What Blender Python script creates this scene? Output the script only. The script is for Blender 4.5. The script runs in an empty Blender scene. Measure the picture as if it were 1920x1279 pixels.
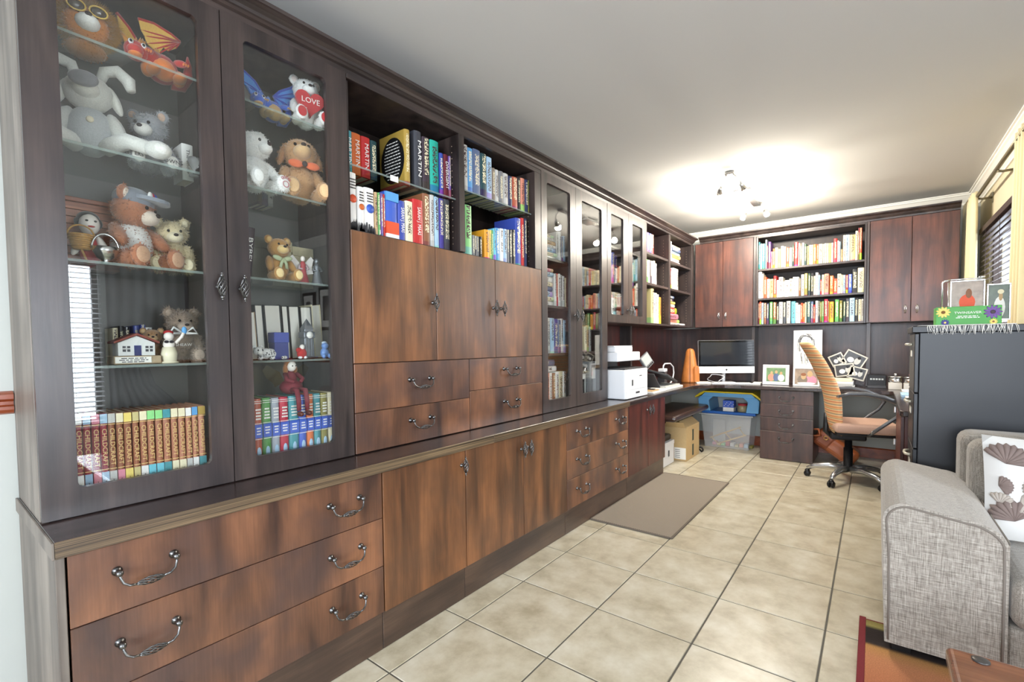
import bpy, bmesh, math, random
from math import sin, cos, pi, radians
from mathutils import Vector, Matrix
random.seed(7)
S = bpy.context.scene
COL = S.collection

# ---------------------------------------------------------------- camera, world, lights, exposure
cam = bpy.data.objects.new('camera', bpy.data.cameras.new('camera'))
COL.objects.link(cam)
YAW, PITCH, ROLL, FPX, CAMH = 0.6575, -0.0376, -0.0109, 880.405, 1.23819
fw = Vector((-sin(YAW)*cos(PITCH), cos(YAW)*cos(PITCH), sin(PITCH)))
rt0 = Vector((cos(YAW), sin(YAW), 0)); up0 = rt0.cross(fw)
rt = cos(ROLL)*rt0 + sin(ROLL)*up0; up = -sin(ROLL)*rt0 + cos(ROLL)*up0
M = Matrix((rt, up, -fw)).transposed().to_4x4(); M.translation = (0, 0, CAMH)
cam.matrix_world = M
cam.data.sensor_width = 36; cam.data.lens = FPX/1920*36
cam.data.shift_y = (679.78-639.5)/1920
cam.data.clip_start = 0.02
S.camera = cam
S.view_settings.view_transform = 'Standard'; S.view_settings.look = 'None'
S.view_settings.gamma = 1.0; S.view_settings.use_curve_mapping = False
S.view_settings.exposure = 0.66
S.cycles.use_denoising = True
S.cycles.max_bounces = 10; S.cycles.transparent_max_bounces = 24
S.cycles.sample_clamp_indirect = 6

W = bpy.data.worlds.new('sky'); S.world = W; W.use_nodes = True
bg = W.node_tree.nodes['Background']
bg.inputs[0].default_value = (0.80, 0.90, 1.0, 1); bg.inputs[1].default_value = 2.6

def area(name, loc, rot, sx, sy, power, col):
    l = bpy.data.lights.new(name, 'AREA'); l.shape = 'RECTANGLE'; l.size = sx; l.size_y = sy
    l.energy = power; l.color = col
    o = bpy.data.objects.new(name, l); COL.objects.link(o); o.location = loc; o.rotation_euler = rot
    return o
DAY = (0.90, 0.95, 1.0)
# daylight standing outside each window opening, shining in; the rear window is added
area('daylight_added_window', (0.35, -2.75, 1.55), (radians(90), 0, 0), 3.2, 1.7, 190, DAY)  # unseen rear window, put in to bring daylight from behind the camera
area('daylight_side_window', (2.95, 0.45, 1.3), (0, radians(90), 0), 1.6, 1.7, 90, DAY)
area('daylight_desk_window', (1.05, 4.95, 1.6), (0, radians(90), 0), 1.3, 1.5, 30, DAY)

LAMP = 28.0        # watts of each ceiling spot bulb
# ---------------------------------------------------------------- helpers
def C(r, g, b):
    f = lambda c: (c/255/12.92) if c/255 <= 0.04045 else ((c/255+0.055)/1.055)**2.4
    return (f(r), f(g), f(b), 1)
WL = {}
def wl(p): return WL.get(p.name, Vector((0, 0, 0))) if p else Vector((0, 0, 0))
def thing(name, label, cat, loc=(0, 0, 0), rotz=0, group=None, kind=None):
    o = bpy.data.objects.new(name, None); COL.objects.link(o)
    o.empty_display_size = 0.05
    o.location = loc; o.rotation_euler = (0, 0, rotz); WL[o.name] = Vector(loc)
    return tag(o, label, cat, group, kind)
def tag(o, label=None, cat=None, group=None, kind=None):
    if label: o['label'] = label
    if cat: o['category'] = cat
    if group: o['group'] = group
    if kind: o['kind'] = kind
    return o
class MB:
    """collects geometry; build() links it as one mesh object"""
    def __init__(s): s.v = []; s.f = []; s.m = []; s.sm = []
    def add(s, vs, fs, m=0, sm=False, T=None):
        n = len(s.v)
        s.v += [tuple(T @ Vector(v)) for v in vs] if T else [tuple(v) for v in vs]
        for f in fs: s.f.append(tuple(i+n for i in f)); s.m.append(m); s.sm.append(sm)
        return s
    def box(s, x0, x1, y0, y1, z0, z1, m=0, T=None):
        vs = [(x, y, z) for x in (x0, x1) for y in (y0, y1) for z in (z0, z1)]
        return s.add(vs, [(0, 1, 3, 2), (4, 6, 7, 5), (0, 4, 5, 1), (2, 3, 7, 6), (0, 2, 6, 4), (1, 5, 7, 3)], m, False, T)
    def tube(s, pts, r, n=8, m=0, closed=False, T=None, sm=True):
        P = [Vector(p) for p in pts]; k = len(P); R = r if isinstance(r, (list, tuple)) else [r]*k
        vs = []; fs = []; nrm = None
        for i in range(k):
            t = (P[(i+1) % k]-P[i-1]) if closed else (P[min(i+1, k-1)]-P[max(i-1, 0)])
            t.normalize()
            if nrm is None: nrm = t.orthogonal().normalized()
            else:
                nrm = (nrm-t*nrm.dot(t))
                nrm = nrm.normalized() if nrm.length > 1e-6 else t.orthogonal().normalized()
            b = t.cross(nrm)
            for j in range(n):
                a = 2*pi*j/n; vs.append(P[i]+(nrm*cos(a)+b*sin(a))*R[i])
        for i in range(k if closed else k-1):
            for j in range(n):
                i2 = (i+1) % k; fs.append((i*n+j, i*n+(j+1) % n, i2*n+(j+1) % n, i2*n+j))
        if not closed: fs += [tuple(reversed(range(n))), tuple((k-1)*n+j for j in range(n))]
        return s.add(vs, fs, m, sm, T)
    def lathe(s, prof, n=16, m=0, T=None, sm=True):
        vs = []; fs = []
        for r, z in prof:
            for j in range(n): a = 2*pi*j/n; vs.append((r*cos(a), r*sin(a), z))
        for i in range(len(prof)-1):
            for j in range(n): fs.append((i*n+j, i*n+(j+1) % n, (i+1)*n+(j+1) % n, (i+1)*n+j))
        fs += [tuple(reversed(range(n))), tuple((len(prof)-1)*n+j for j in range(n))]
        return s.add(vs, fs, m, sm, T)
    def ell(s, c, r, rot=None, n=14, m=0):
        T = Matrix.Translation(c) @ (rot.to_4x4() if rot else Matrix()) @ Matrix.Diagonal((*((r, r, r) if not hasattr(r, '__len__') else r), 1))
        k = max(6, n//2+1)
        prof = [(max(1e-4, sin(pi*i/k)), -cos(pi*i/k)) for i in range(k+1)]
        return s.lathe(prof, n, m, T)
    def prism(s, poly, a, b, ax=2, m=0, T=None, sm=False):
        """poly: 2D outline; extruded from a to b along axis ax (0: poly is (y,z); 1: (x,z); 2: (x,y))"""
        def p3(p, h): return ((h, p[0], p[1]), (p[0], h, p[1]), (p[0], p[1], h))[ax]
        n = len(poly); vs = [p3(p, a) for p in poly]+[p3(p, b) for p in poly]
        fs = [tuple(range(n)), tuple(range(2*n-1, n-1, -1))]+[(i, i+n, (i+1) % n+n, (i+1) % n) for i in range(n)]
        return s.add(vs, fs, m, sm, T)
    def build(s, name, mats, parent=None, bevel=0, seg=2, world=True, recenter=True, fixn=True, sub=0, color=None):
        me = bpy.data.meshes.new(name)
        off = wl(parent) if (world and parent) else Vector((0, 0, 0))
        V = [Vector(v) for v in s.v]
        if recenter and V:
            lo = Vector([min(v[i] for v in V) for i in range(3)]); hi = Vector([max(v[i] for v in V) for i in range(3)])
            c = (lo+hi)/2
            if not parent: c.z = lo.z
        else: c = off.copy()
        me.from_pydata([v-c for v in V], [], s.f)
        for mt in (mats if isinstance(mats, (list, tuple)) else [mats]): me.materials.append(mt)
        me.polygons.foreach_set('material_index', s.m); me.polygons.foreach_set('use_smooth', s.sm)
        if fixn:
            b = bmesh.new(); b.from_mesh(me); bmesh.ops.recalc_face_normals(b, faces=b.faces); b.to_mesh(me); b.free()
        me.update()
        o = bpy.data.objects.new(name, me); COL.objects.link(o)
        o.parent = parent; o.location = c-off; WL[o.name] = c
        if color: o.color = color
        if bevel:
            bm = o.modifiers.new('bevel', 'BEVEL'); bm.width = bevel; bm.segments = seg; bm.limit_method = 'ANGLE'; bm.angle_limit = radians(40)
        if sub:
            sd = o.modifiers.new('sub', 'SUBSURF'); sd.levels = sub; sd.render_levels = sub
        return o
def dup(root, loc, rotz=None, parent=None, **kw):
    r = root.copy(); COL.objects.link(r); r.location = loc; r.parent = parent
    if rotz is not None: r.rotation_euler = (0, 0, rotz)
    for k, v in kw.items(): r[k] = v
    for ch in list(root.children):
        c = ch.copy(); COL.objects.link(c); c.parent = r
        for g in ch.children:
            d = g.copy(); COL.objects.link(d); d.parent = c
    return r
def wbox(name, m, parent, *b, bevel=0.0015, seg=1, color=None):
    return MB().box(*b).build(name, m, parent, bevel=bevel, seg=seg, color=color)
def rot3(X, Y, Z): return Matrix((X, Y, Z)).transposed().to_4x4()
SPINE = rot3((0, 0, -1), (0, 1, 0), (1, 0, 0))      # lettering down a spine that faces +x
FACEX = rot3((0, 1, 0), (0, 0, 1), (1, 0, 0))       # upright lettering on a face towards +x
FACEY = rot3((1, 0, 0), (0, 0, 1), (0, -1, 0))      # upright lettering on a face towards -y
def text(body, size, loc, R, mat, parent=None, name='lettering', ext=0.0003, ax='CENTER', world=True, width=None):
    cu = bpy.data.curves.new('t', 'FONT'); cu.body = body; cu.size = size; cu.extrude = ext
    cu.align_x = ax; cu.align_y = 'CENTER'; cu.resolution_u = 2
    t = bpy.data.objects.new('t', cu); COL.objects.link(t)
    dg = bpy.context.evaluated_depsgraph_get(); me = bpy.data.meshes.new_from_object(t.evaluated_get(dg))
    bpy.data.objects.remove(t); bpy.data.curves.remove(cu)
    if width:
        w = max(v.co.x for v in me.vertices)-min(v.co.x for v in me.vertices)
        if w > 0: me.transform(Matrix.Diagonal((width/w, 1, 1, 1)))
    me.transform(R); me.materials.clear(); me.materials.append(mat)
    o = bpy.data.objects.new(name, me); COL.objects.link(o); o.parent = parent
    o.location = Vector(loc)-(wl(parent) if world else Vector((0, 0, 0)))
    return o

def print_lines(n, width, pitch, h, loc, R, mat, parent=None, name='print_lines', seed=1, world=True, shape=None):
    """rows of word-long dashes standing for print too small to read"""
    rnd = random.Random(seed); m = MB()
    for k in range(n):
        w = width*(shape(k) if shape else rnd.uniform(.75, 1)); x = -w/2
        while x < w/2-.001:
            l = min(rnd.uniform(.08, .2)*width, w/2-x); m.box(x, x+l, -h/2-k*pitch, h/2-k*pitch, 0, .0003); x += l+.035*width
    m.v = [tuple(R.to_3x3() @ Vector(v)+Vector(loc)) for v in m.v]
    return m.build(name, mat, parent, world=world)
# ---------------------------------------------------------------- materials
def newmat(name):
    m = bpy.data.materials.new(name); m.use_nodes = True; nt = m.node_tree
    return m, nt, nt.nodes['Principled BSDF']
def P(name, col, rough=0.5, metal=0.0, coat=0.0, noise=0.0, nscale=40, bump=0.0, sheen=0.0, alpha=1.0, emit=None, es=1.0, trans=0.0, ior=1.45):
    m, nt, b = newmat(name)
    b.inputs['Base Color'].default_value = col; b.inputs['Roughness'].default_value = rough
    b.inputs['Metallic'].default_value = metal; b.inputs['Coat Weight'].default_value = coat
    b.inputs['Sheen Weight'].default_value = sheen; b.inputs['Alpha'].default_value = alpha
    b.inputs['Transmission Weight'].default_value = trans; b.inputs['IOR'].default_value = ior
    if emit: b.inputs['Emission Color'].default_value = emit; b.inputs['Emission Strength'].default_value = es
    if noise or bump:
        tc = nt.nodes.new('ShaderNodeTexCoord'); n = nt.nodes.new('ShaderNodeTexNoise')
        n.inputs['Scale'].default_value = nscale; n.inputs['Detail'].default_value = 5
        nt.links.new(tc.outputs['Object'], n.inputs['Vector'])
        if noise:
            mx = nt.nodes.new('ShaderNodeMix'); mx.data_type = 'RGBA'
            mx.inputs[6].default_value = tuple(c*(1-noise) for c in col[:3])+(1,); mx.inputs[7].default_value = tuple(min(1, c*(1+noise)) for c in col[:3])+(1,)
            nt.links.new(n.outputs[0], mx.inputs[0]); nt.links.new(mx.outputs[2], b.inputs['Base Color'])
        if bump:
            bp = nt.nodes.new('ShaderNodeBump'); bp.inputs['Strength'].default_value = bump; bp.inputs['Distance'].default_value = 0.002
            nt.links.new(n.outputs[0], bp.inputs['Height']); nt.links.new(bp.outputs[0], b.inputs['Normal'])
    return m
def ramp(nt, stops):
    r = nt.nodes.new('ShaderNodeValToRGB'); e = r.color_ramp.elements
    while len(e) > 1: e.remove(e[-1])
    e[0].position, e[0].color = stops[0]
    for p, c in stops[1:]: x = e.new(p); x.color = c
    return r
def wood(name, dark, light, axis=2, blot=None, rough=0.38, coat=0.25, across=9.0, blotamt=0.6, bump=0.15):
    m, nt, b = newmat(name); N = nt.nodes.new; L = nt.links.new
    tc = N('ShaderNodeTexCoord'); oi = N('ShaderNodeObjectInfo')
    ml = N('ShaderNodeMath'); ml.operation = 'MULTIPLY'; ml.inputs[1].default_value = 37.0; L(oi.outputs['Random'], ml.inputs[0])
    ad = N('ShaderNodeVectorMath'); ad.operation = 'ADD'; L(tc.outputs['Object'], ad.inputs[0]); L(ml.outputs[0], ad.inputs[1])
    mp = N('ShaderNodeMapping'); sc = [across]*3; sc[axis] = 0.9; mp.inputs['Scale'].default_value = sc; L(ad.outputs[0], mp.inputs[0])
    n1 = N('ShaderNodeTexNoise'); n1.inputs['Scale'].default_value = 1.6; n1.inputs['Detail'].default_value = 6; n1.inputs['Distortion'].default_value = 0.5; L(mp.outputs[0], n1.inputs['Vector'])
    mid = tuple((dark[i]+light[i])/2 for i in range(3))+(1,)
    r1 = ramp(nt, [(0.32, dark), (0.5, mid), (0.68, light)]); L(n1.outputs[0], r1.inputs[0])
    n2 = N('ShaderNodeTexNoise'); n2.inputs['Scale'].default_value = 4.5; n2.inputs['Detail'].default_value = 3; L(ad.outputs[0], n2.inputs['Vector'])
    r2 = ramp(nt, [(0.42, (0, 0, 0, 1)), (0.68, (1, 1, 1, 1))]); L(n2.outputs[0], r2.inputs[0])
    mm = N('ShaderNodeMath'); mm.operation = 'MULTIPLY'; mm.inputs[1].default_value = blotamt; L(r2.outputs[0], mm.inputs[0])
    mx = N('ShaderNodeMix'); mx.data_type = 'RGBA'; L(mm.outputs[0], mx.inputs[0]); L(r1.outputs[0], mx.inputs[6]); mx.inputs[7].default_value = blot or dark
    mp2 = N('ShaderNodeMapping'); sc = [160.0]*3; sc[axis] = 6; mp2.inputs['Scale'].default_value = sc; L(ad.outputs[0], mp2.inputs[0])
    n3 = N('ShaderNodeTexNoise'); n3.inputs['Scale'].default_value = 1.0; n3.inputs['Detail'].default_value = 2; L(mp2.outputs[0], n3.inputs['Vector'])
    hs = N('ShaderNodeHueSaturation'); L(mx.outputs[2], hs.inputs['Color'])
    mr = N('ShaderNodeMapRange'); mr.inputs[3].default_value = 0.72; mr.inputs[4].default_value = 1.28; L(n3.outputs[0], mr.inputs[0]); L(mr.outputs[0], hs.inputs['Value'])
    L(hs.outputs[0], b.inputs['Base Color'])
    bp = N('ShaderNodeBump'); bp.inputs['Strength'].default_value = bump; bp.inputs['Distance'].default_value = 0.001; L(n3.outputs[0], bp.inputs['Height']); L(bp.outputs[0], b.inputs['Normal'])
    b.inputs['Roughness'].default_value = rough; b.inputs['Coat Weight'].default_value = coat; b.inputs['Coat Roughness'].default_value = 0.25
    return m
# stained timber, by piece of furniture
W_FRAME = wood('dark stained timber', C(32, 26, 25), C(74, 61, 57), 2, blot=C(46, 39, 41))
W_FRAMEY = wood('dark stained timber along', C(32, 26, 25), C(74, 61, 57), 1, blot=C(46, 39, 41))
W_IN = wood('cabinet interior', C(34, 26, 24), C(58, 44, 38), 2, coat=0.05, rough=0.5)
W_DOOR = wood('brown door veneer', C(66, 42, 28), C(144, 94, 58), 2, blot=C(84, 60, 44), blotamt=0.55, across=6.0)
W_DRAW = wood('brown drawer veneer', C(60, 40, 32), C(140, 94, 66), 2, blot=C(74, 56, 52), across=4.5, blotamt=0.8)
W_RED = wood('red mahogany veneer', C(54, 22, 20), C(104, 46, 36), 2, blot=C(60, 30, 26))
W_BACK = wood('back wall cabinet veneer', C(64, 38, 32), C(112, 68, 54), 2, blot=C(60, 44, 44), blotamt=0.7)
W_ESP = wood('espresso timber', C(44, 28, 25), C(84, 56, 48), 2, blot=C(52, 38, 36))
W_TOP = wood('worktop timber', C(38, 28, 28), C(70, 56, 54), 1, rough=0.22, coat=0.6, bump=0.0)
W_EDGE = wood('oak lipping', C(34, 28, 24), C(134, 112, 84), 1, blot=C(84, 68, 50), across=150, blotamt=0.3)
W_GREY = wood('weathered end panel', C(88, 80, 74), C(136, 126, 116), 2, rough=0.5, coat=0.0)
W_PLINTH = wood('plinth timber', C(58, 44, 38), C(96, 74, 60), 1, rough=0.35)
M_PEWTER = P('pewter', (0.17, 0.17, 0.17, 1), 0.3, 1.0, noise=0.35, nscale=120)
M_STEEL = P('brushed steel', (0.62, 0.62, 0.62, 1), 0.25, 1.0)
def glassmat(name, tint=(1, 1, 1, 1), ior=1.5, boost=1.0):
    m, nt, b = newmat(name); N = nt.nodes.new; L = nt.links.new
    nt.nodes.remove(b); out = [n for n in nt.nodes if n.type == 'OUTPUT_MATERIAL'][0]
    tr = N('ShaderNodeBsdfTransparent'); tr.inputs[0].default_value = tint
    gl = N('ShaderNodeBsdfGlossy'); gl.inputs['Roughness'].default_value = 0.0; gl.inputs[0].default_value = (1, 1, 1, 1)
    # Schlick reflectance, the same from both sides of the thin sheet
    ge = N('ShaderNodeNewGeometry'); dt = N('ShaderNodeVectorMath'); dt.operation = 'DOT_PRODUCT'; L(ge.outputs['Normal'], dt.inputs[0]); L(ge.outputs['Incoming'], dt.inputs[1])
    ab = N('ShaderNodeMath'); ab.operation = 'ABSOLUTE'; L(dt.outputs['Value'], ab.inputs[0])
    om = N('ShaderNodeMath'); om.operation = 'SUBTRACT'; om.inputs[0].default_value = 1.0; L(ab.outputs[0], om.inputs[1])
    pw = N('ShaderNodeMath'); pw.operation = 'POWER'; pw.inputs[1].default_value = 5.0; L(om.outputs[0], pw.inputs[0])
    f0 = ((ior-1)/(ior+1))**2; fr = N('ShaderNodeMath'); fr.operation = 'MULTIPLY_ADD'; fr.inputs[1].default_value = 1-f0; fr.inputs[2].default_value = f0; L(pw.outputs[0], fr.inputs[0])
    ml = N('ShaderNodeMath'); ml.operation = 'MULTIPLY'; ml.inputs[1].default_value = boost; ml.use_clamp = True
    mx = N('ShaderNodeMixShader'); L(fr.outputs[0], ml.inputs[0]); L(ml.outputs[0], mx.inputs[0]); L(tr.outputs[0], mx.inputs[1]); L(gl.outputs[0], mx.inputs[2]); L(mx.outputs[0], out.inputs[0])
    return m
def milky(name, col, amt):
    m, nt, b = newmat(name); out = [n for n in nt.nodes if n.type == 'OUTPUT_MATERIAL'][0]
    tr = nt.nodes.new('ShaderNodeBsdfTransparent'); mx = nt.nodes.new('ShaderNodeMixShader'); mx.inputs[0].default_value = amt
    b.inputs['Base Color'].default_value = col; b.inputs['Roughness'].default_value = .25
    nt.links.new(tr.outputs[0], mx.inputs[1]); nt.links.new(b.outputs[0], mx.inputs[2]); nt.links.new(mx.outputs[0], out.inputs[0]); return m
M_PANE = glassmat('door glass', (0.97, 0.98, 0.97, 1), 1.52, 1.35)
M_SHELFGLASS = glassmat('glass shelf', (0.90, 0.94, 0.92, 1), 1.45, 0.8)
M_SHELFEDGE = P('glass shelf edge', C(150, 165, 160), 0.15, alpha=0.55)
M_WHITE = P('white plastic', C(235, 236, 238), 0.35)
M_BLACK = P('black plastic', C(22, 22, 24), 0.4)
M_DARKGREY = P('dark grey plastic', C(60, 60, 64), 0.4)
M_PAPER = P('paper', C(240, 238, 232), 0.8)
M_PAGES = P('page block', C(226, 216, 192), 0.85, noise=0.12, nscale=220)
M_PAGESW = P('white page block', C(240, 236, 226), 0.85, noise=0.08, nscale=220)
M_GOLD = P('gold print', C(228, 196, 128), 0.4)
M_INKW = P('white print', C(245, 243, 238), 0.6)
M_INKK = P('dark print', C(30, 28, 30), 0.6)

# ---------------------------------------------------------------- room shell
XL, XR, YB, YF, ZC = -2.13, 0.77, 6.22, -2.4, 2.62
XW, YR = 2.6, 3.3
M_CEIL = P('ceiling paint', C(202, 201, 198), 0.9, bump=0.02, nscale=30)
M_WALL = P('grey green wall paint', C(190, 193, 188), 0.9)
M_WALLB = P('beige wall paint', C(214, 204, 176), 0.9)
M_CORN = P('white cornice', C(236, 234, 226), 0.6)
M_DADO = wood('dado rail timber', C(120, 50, 20), C(176, 88, 44), 1, rough=0.3, coat=0.4)
def st(o): o['kind'] = 'structure'; return o
def grout():
    m, nt, b = newmat('grout'); b.inputs['Base Color'].default_value = C(96, 92, 84); b.inputs['Roughness'].default_value = 0.9; return m
fl = st(MB().box(XL, XW, YF, YB, -0.05, -0.003).build('floor', grout()))
def tilemat():
    m, nt, b = newmat('beige stone tile'); N = nt.nodes.new; L = nt.links.new
    tc = N('ShaderNodeTexCoord'); oi = N('ShaderNodeObjectInfo')
    ml = N('ShaderNodeMath'); ml.operation = 'MULTIPLY'; ml.inputs[1].default_value = 60.0; L(oi.outputs['Random'], ml.inputs[0])
    ad = N('ShaderNodeVectorMath'); ad.operation = 'ADD'; L(tc.outputs['Object'], ad.inputs[0]); L(ml.outputs[0], ad.inputs[1])
    n = N('ShaderNodeTexNoise'); n.inputs['Scale'].default_value = 7; n.inputs['Detail'].default_value = 8; n.inputs['Roughness'].default_value = 0.62; L(ad.outputs[0], n.inputs['Vector'])
    r = ramp(nt, [(0.3, C(168, 157, 132)), (0.5, C(197, 188, 165)), (0.7, C(214, 208, 190))]); L(n.outputs[0], r.inputs[0])
    L(r.outputs[0], b.inputs['Base Color']); b.inputs['Roughness'].default_value = 0.32
    b.inputs['Coat Weight'].default_value = 0.1
    return m
M_TILE = tilemat()
T0 = 0.43; g = 0.0035
tb = bpy.data.meshes.new('tile')
bmt = bmesh.new(); bmesh.ops.create_cube(bmt, size=1)
bmesh.ops.scale(bmt, vec=(T0-2*g, T0-2*g, 0.01), verts=bmt.verts); bmesh.ops.translate(bmt, vec=(0, 0, -0.005), verts=bmt.verts)
bmesh.ops.bevel(bmt, geom=[e for e in bmt.edges if all(v.co.z > -0.001 for v in e.verts)], offset=0.002, segments=1, affect='EDGES')
bmt.to_mesh(tb); bmt.free(); tb.materials.append(M_TILE)
x0, y0 = -4.3486*0.43, 2.5166*0.43
for i in range(-1, 12):
    for j in range(-9, 13):
        cx, cy = x0+(i+.5)*T0, y0+(j+.5)*T0
        if cx < XL-.1 or cx > XW+.15 or cy < YF-.1 or cy > YB+.12 or (cx > XR+.2 and cy > YR+.15): continue
        o = bpy.data.objects.new('tile', tb); COL.objects.link(o); o.parent = fl
        o.location = Vector((cx, cy, 0))-WL['floor']; o.rotation_euler.z = random.randrange(4)*pi/2
st(MB().box(XL, XW, YF, YB, ZC, ZC+.05).build('ceiling', M_CEIL))
st(MB().box(XL-.1, XL, YF, YB, 0, ZC).build('wall_left', M_WALL))
st(MB().box(XL-.1, XR+.1, YB, YB+.1, 0, ZC).build('wall_back', M_WALL))
def wall_with_hole(name, ax, at, th, a0, a1, h0, h1, b0, b1, mat):
    """wall normal along ax, spanning a0..a1, opening b0..b1 x h0..h1"""
    m = MB()
    for (p0, p1, q0, q1) in ((a0, b0, 0, ZC), (b1, a1, 0, ZC), (b0, b1, 0, h0), (b0, b1, h1, ZC)):
        if ax == 0: m.box(at, at+th, p0, p1, q0, q1)
        else: m.box(p0, p1, at, at+th, q0, q1)
    return st(m.build(name, mat))
WY0, WY1, WZ0, WZ1 = 4.2, 5.72, 0.95, 2.16
wall_with_hole('wall_right', 0, XR, .1, YR, YB+.1, WZ0, WZ1, WY0, WY1, M_WALLB)
st(MB().box(XR+.1, XW+.1, YR, YR+.1, 0, ZC).build('wall_return', M_WALL))
wall_with_hole('wall_side', 0, XW, .1, YF, YR, 0.5, 2.1, -0.25, 1.2, M_WALL)
wall_with_hole('wall_rear', 1, YF-.1, .1, XL-.1, XW+.1, 0.75, 2.25, -1.1, 1.8, M_WALL)  # the opening in this wall is added, to let daylight in
# window frames and panes
M_WFRAME = P('dark window frame', C(58, 46, 42), 0.4)
M_WINGLASS = glassmat('window glass', (0.97, 0.98, 1, 1), 1.3, 0.6)
def window(name, ax, at, b0, b1, h0, h1, n=2):
    f = MB(); w = .045
    def bx(p0, p1, q0, q1):
        if ax == 0: f.box(at+.02, at+.07, p0, p1, q0, q1)
        else: f.box(p0, p1, at+.02, at+.07, q0, q1)
    bx(b0, b1, h0, h0+w); bx(b0, b1, h1-w, h1)
    for i in range(n+1):
        p = b0+(b1-b0-w)*i/n; bx(p, p+w, h0+w, h1-w)
    o = st(f.build(name, M_WFRAME))
    for i in range(n):
        p, q = b0+(b1-b0-w)*i/n+w, b0+(b1-b0-w)*(i+1)/n
        gm = MB()
        if ax == 0: gm.box(at+.04, at+.046, p, q, h0+w, h1-w)
        else: gm.box(p, q, at+.04, at+.046, h0+w, h1-w)
        gm.build('pane', M_WINGLASS, o)
window('window_1', 0, XR, WY0, WY1, WZ0, WZ1, 2)
window('window_2', 0, XW, -0.25, 1.2, 0.5, 2.1, 2)
window('added_window_3', 1, YF-.1, -1.1, 1.8, 0.75, 2.25, 3)  # added window, unseen, there for its daylight
def sweep(name, prof, path, mat, kind='structure', bevel=0):
    """prof: (out, z) outline; path: list of (x,y,nx,ny,dz): point, outward direction, z shift"""
    n = len(prof); vs = []; fs = []
    for (x, y, nx, ny, dz) in path:
        for (u, z) in prof: vs.append((x+nx*u, y+ny*u, z+dz))
    for i in range(len(path)-1):
        for j in range(n): fs.append((i*n+j, i*n+(j+1) % n, (i+1)*n+(j+1) % n, (i+1)*n+j))
    fs += [tuple(reversed(range(n))), tuple((len(path)-1)*n+j for j in range(n))]
    o = MB().add(vs, fs).build(name, mat, bevel=bevel); o['kind'] = kind; return o
cp = [(0, ZC-.10), (.012, ZC-.10), (.014, ZC-.085), (.03, ZC-.07), (.05, ZC-.05), (.068, ZC-.03), (.08, ZC-.022), (.082, ZC-.012), (.094, ZC-.010), (.094, ZC-.0005), (0, ZC-.0005)]
sweep('trim_1', cp, [(XL, YB, 0, -1, 0), (XR, YB, 0, -1, 0)], M_CORN)
sweep('trim_2', cp, [(XR, YB, -1, 0, 0), (XR, YR, -1, 0, 0)], M_CORN)
sweep('trim_3', cp, [(XL, YF, 1, 0, 0), (XL, .2, 1, 0, 0)], M_CORN)
sweep('trim_4', cp, [(XR, YR, 0, -1, 0), (XW, YR, 0, -1, 0)], M_CORN)
dp = [(0, 1.04), (.012, 1.045), (.02, 1.055), (.02, 1.065), (.012, 1.07), (.012, 1.08), (.022, 1.088), (.022, 1.102), (.012, 1.108), (0, 1.112)]
sweep('trim_5', dp, [(XL, YF, 1, 0, 0), (XL, .204, 1, 0, 0)], M_DADO)
sweep('trim_6', dp, [(XR, YR, 0, -1, 0), (XW, YR, 0, -1, 0)], M_DADO)
sweep('trim_7', dp, [(XW, YR, -1, 0, 0), (XW, 1.25, -1, 0, 0)], M_DADO)
bpf = [(0, 0.001), (.016, 0.001), (.016, .10), (.008, .112), (0, .112)]
sweep('baseboard_back', bpf, [(XL, YB, 0, -1, 0), (XR, YB, 0, -1, 0)], M_DADO)
sweep('baseboard_left', bpf, [(XL, YF, 1, 0, 0), (XL, .2, 1, 0, 0)], M_DADO)
sweep('baseboard_right', bpf, [(XR, YB, -1, 0, 0), (XR, YR, -1, 0, 0)], M_DADO)

# ---------------------------------------------------------------- handles (prototypes are the first ones placed)
def twist(mb, a, b, rmax, strands=6, turns=0.55, r=0.0011, m=0, T=None, k=9):
    """a cage of twisted wires between points a and b"""
    a, b = Vector(a), Vector(b); d = b-a; e1 = d.orthogonal().normalized(); e2 = d.normalized().cross(e1)
    for s_ in range(strands):
        pts = []
        for i in range(k+1):
            t = i/k; rr = rmax*sin(pi*t)**0.8 if 0 < t < 1 else 0.0; an = 2*pi*(s_/strands+turns*t)
            pts.append(a+d*t+(e1*cos(an)+e2*sin(an))*(rr+.0008))
        mb.tube(pts, r, 5, m, T=T)
ROTX = Matrix.Rotation(radians(90), 4, 'Y')
def bail_mesh(w=.125):
    m = MB(); h = w/2
    for s_ in (-1, 1):
        m.lathe([(.0005, 0), (.011, 0), (.012, .003), (.007, .006), (.0045, .010), (.0045, .018), (.0075, .021), (.009, .026), (.0075, .031), (.003, .034), (.0005, .034)], 12, T=Matrix.Translation((0, s_*h, 0)) @ ROTX)
    pts = [(.026, -h, 0), (.030, -h+.001, -.012), (.034, -h+.006, -.026), (.037, -h+.018, -.035), (.038, -h+.034, -.037)]
    for s_ in (-1, 1): m.tube([(x, s_*y, z) for x, y, z in pts], .0032, 8)
    m.tube([(.038, -.03, -.037), (.038, .03, -.037)], .0016, 6)
    twist(m, (.038, -h+.030, -.037), (.038, h-.030, -.037), .0085, 7, .6, .0015)
    return m
def pull_mesh(hh=.042):
    m = MB()
    m.lathe([(.0005, 0), (.009, 0), (.010, .003), (.005, .006), (.0035, .010), (.0035, .022), (.006, .025)], 12, T=ROTX)
    twist(m, (.03, 0, -hh+.008), (.03, 0, hh-.008), .0125, 7, .5, .0017)
    m.tube([(.03, 0, -hh+.012), (.03, 0, hh-.012)], .0016, 6)
    for s_ in (-1, 1):
        m.ell((.03, 0, s_*(hh-.006)), (.0055, .0055, .006), n=10); m.ell((.03, 0, s_*(hh+.001)), (.003, .003, .004), n=8)
    return m
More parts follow.
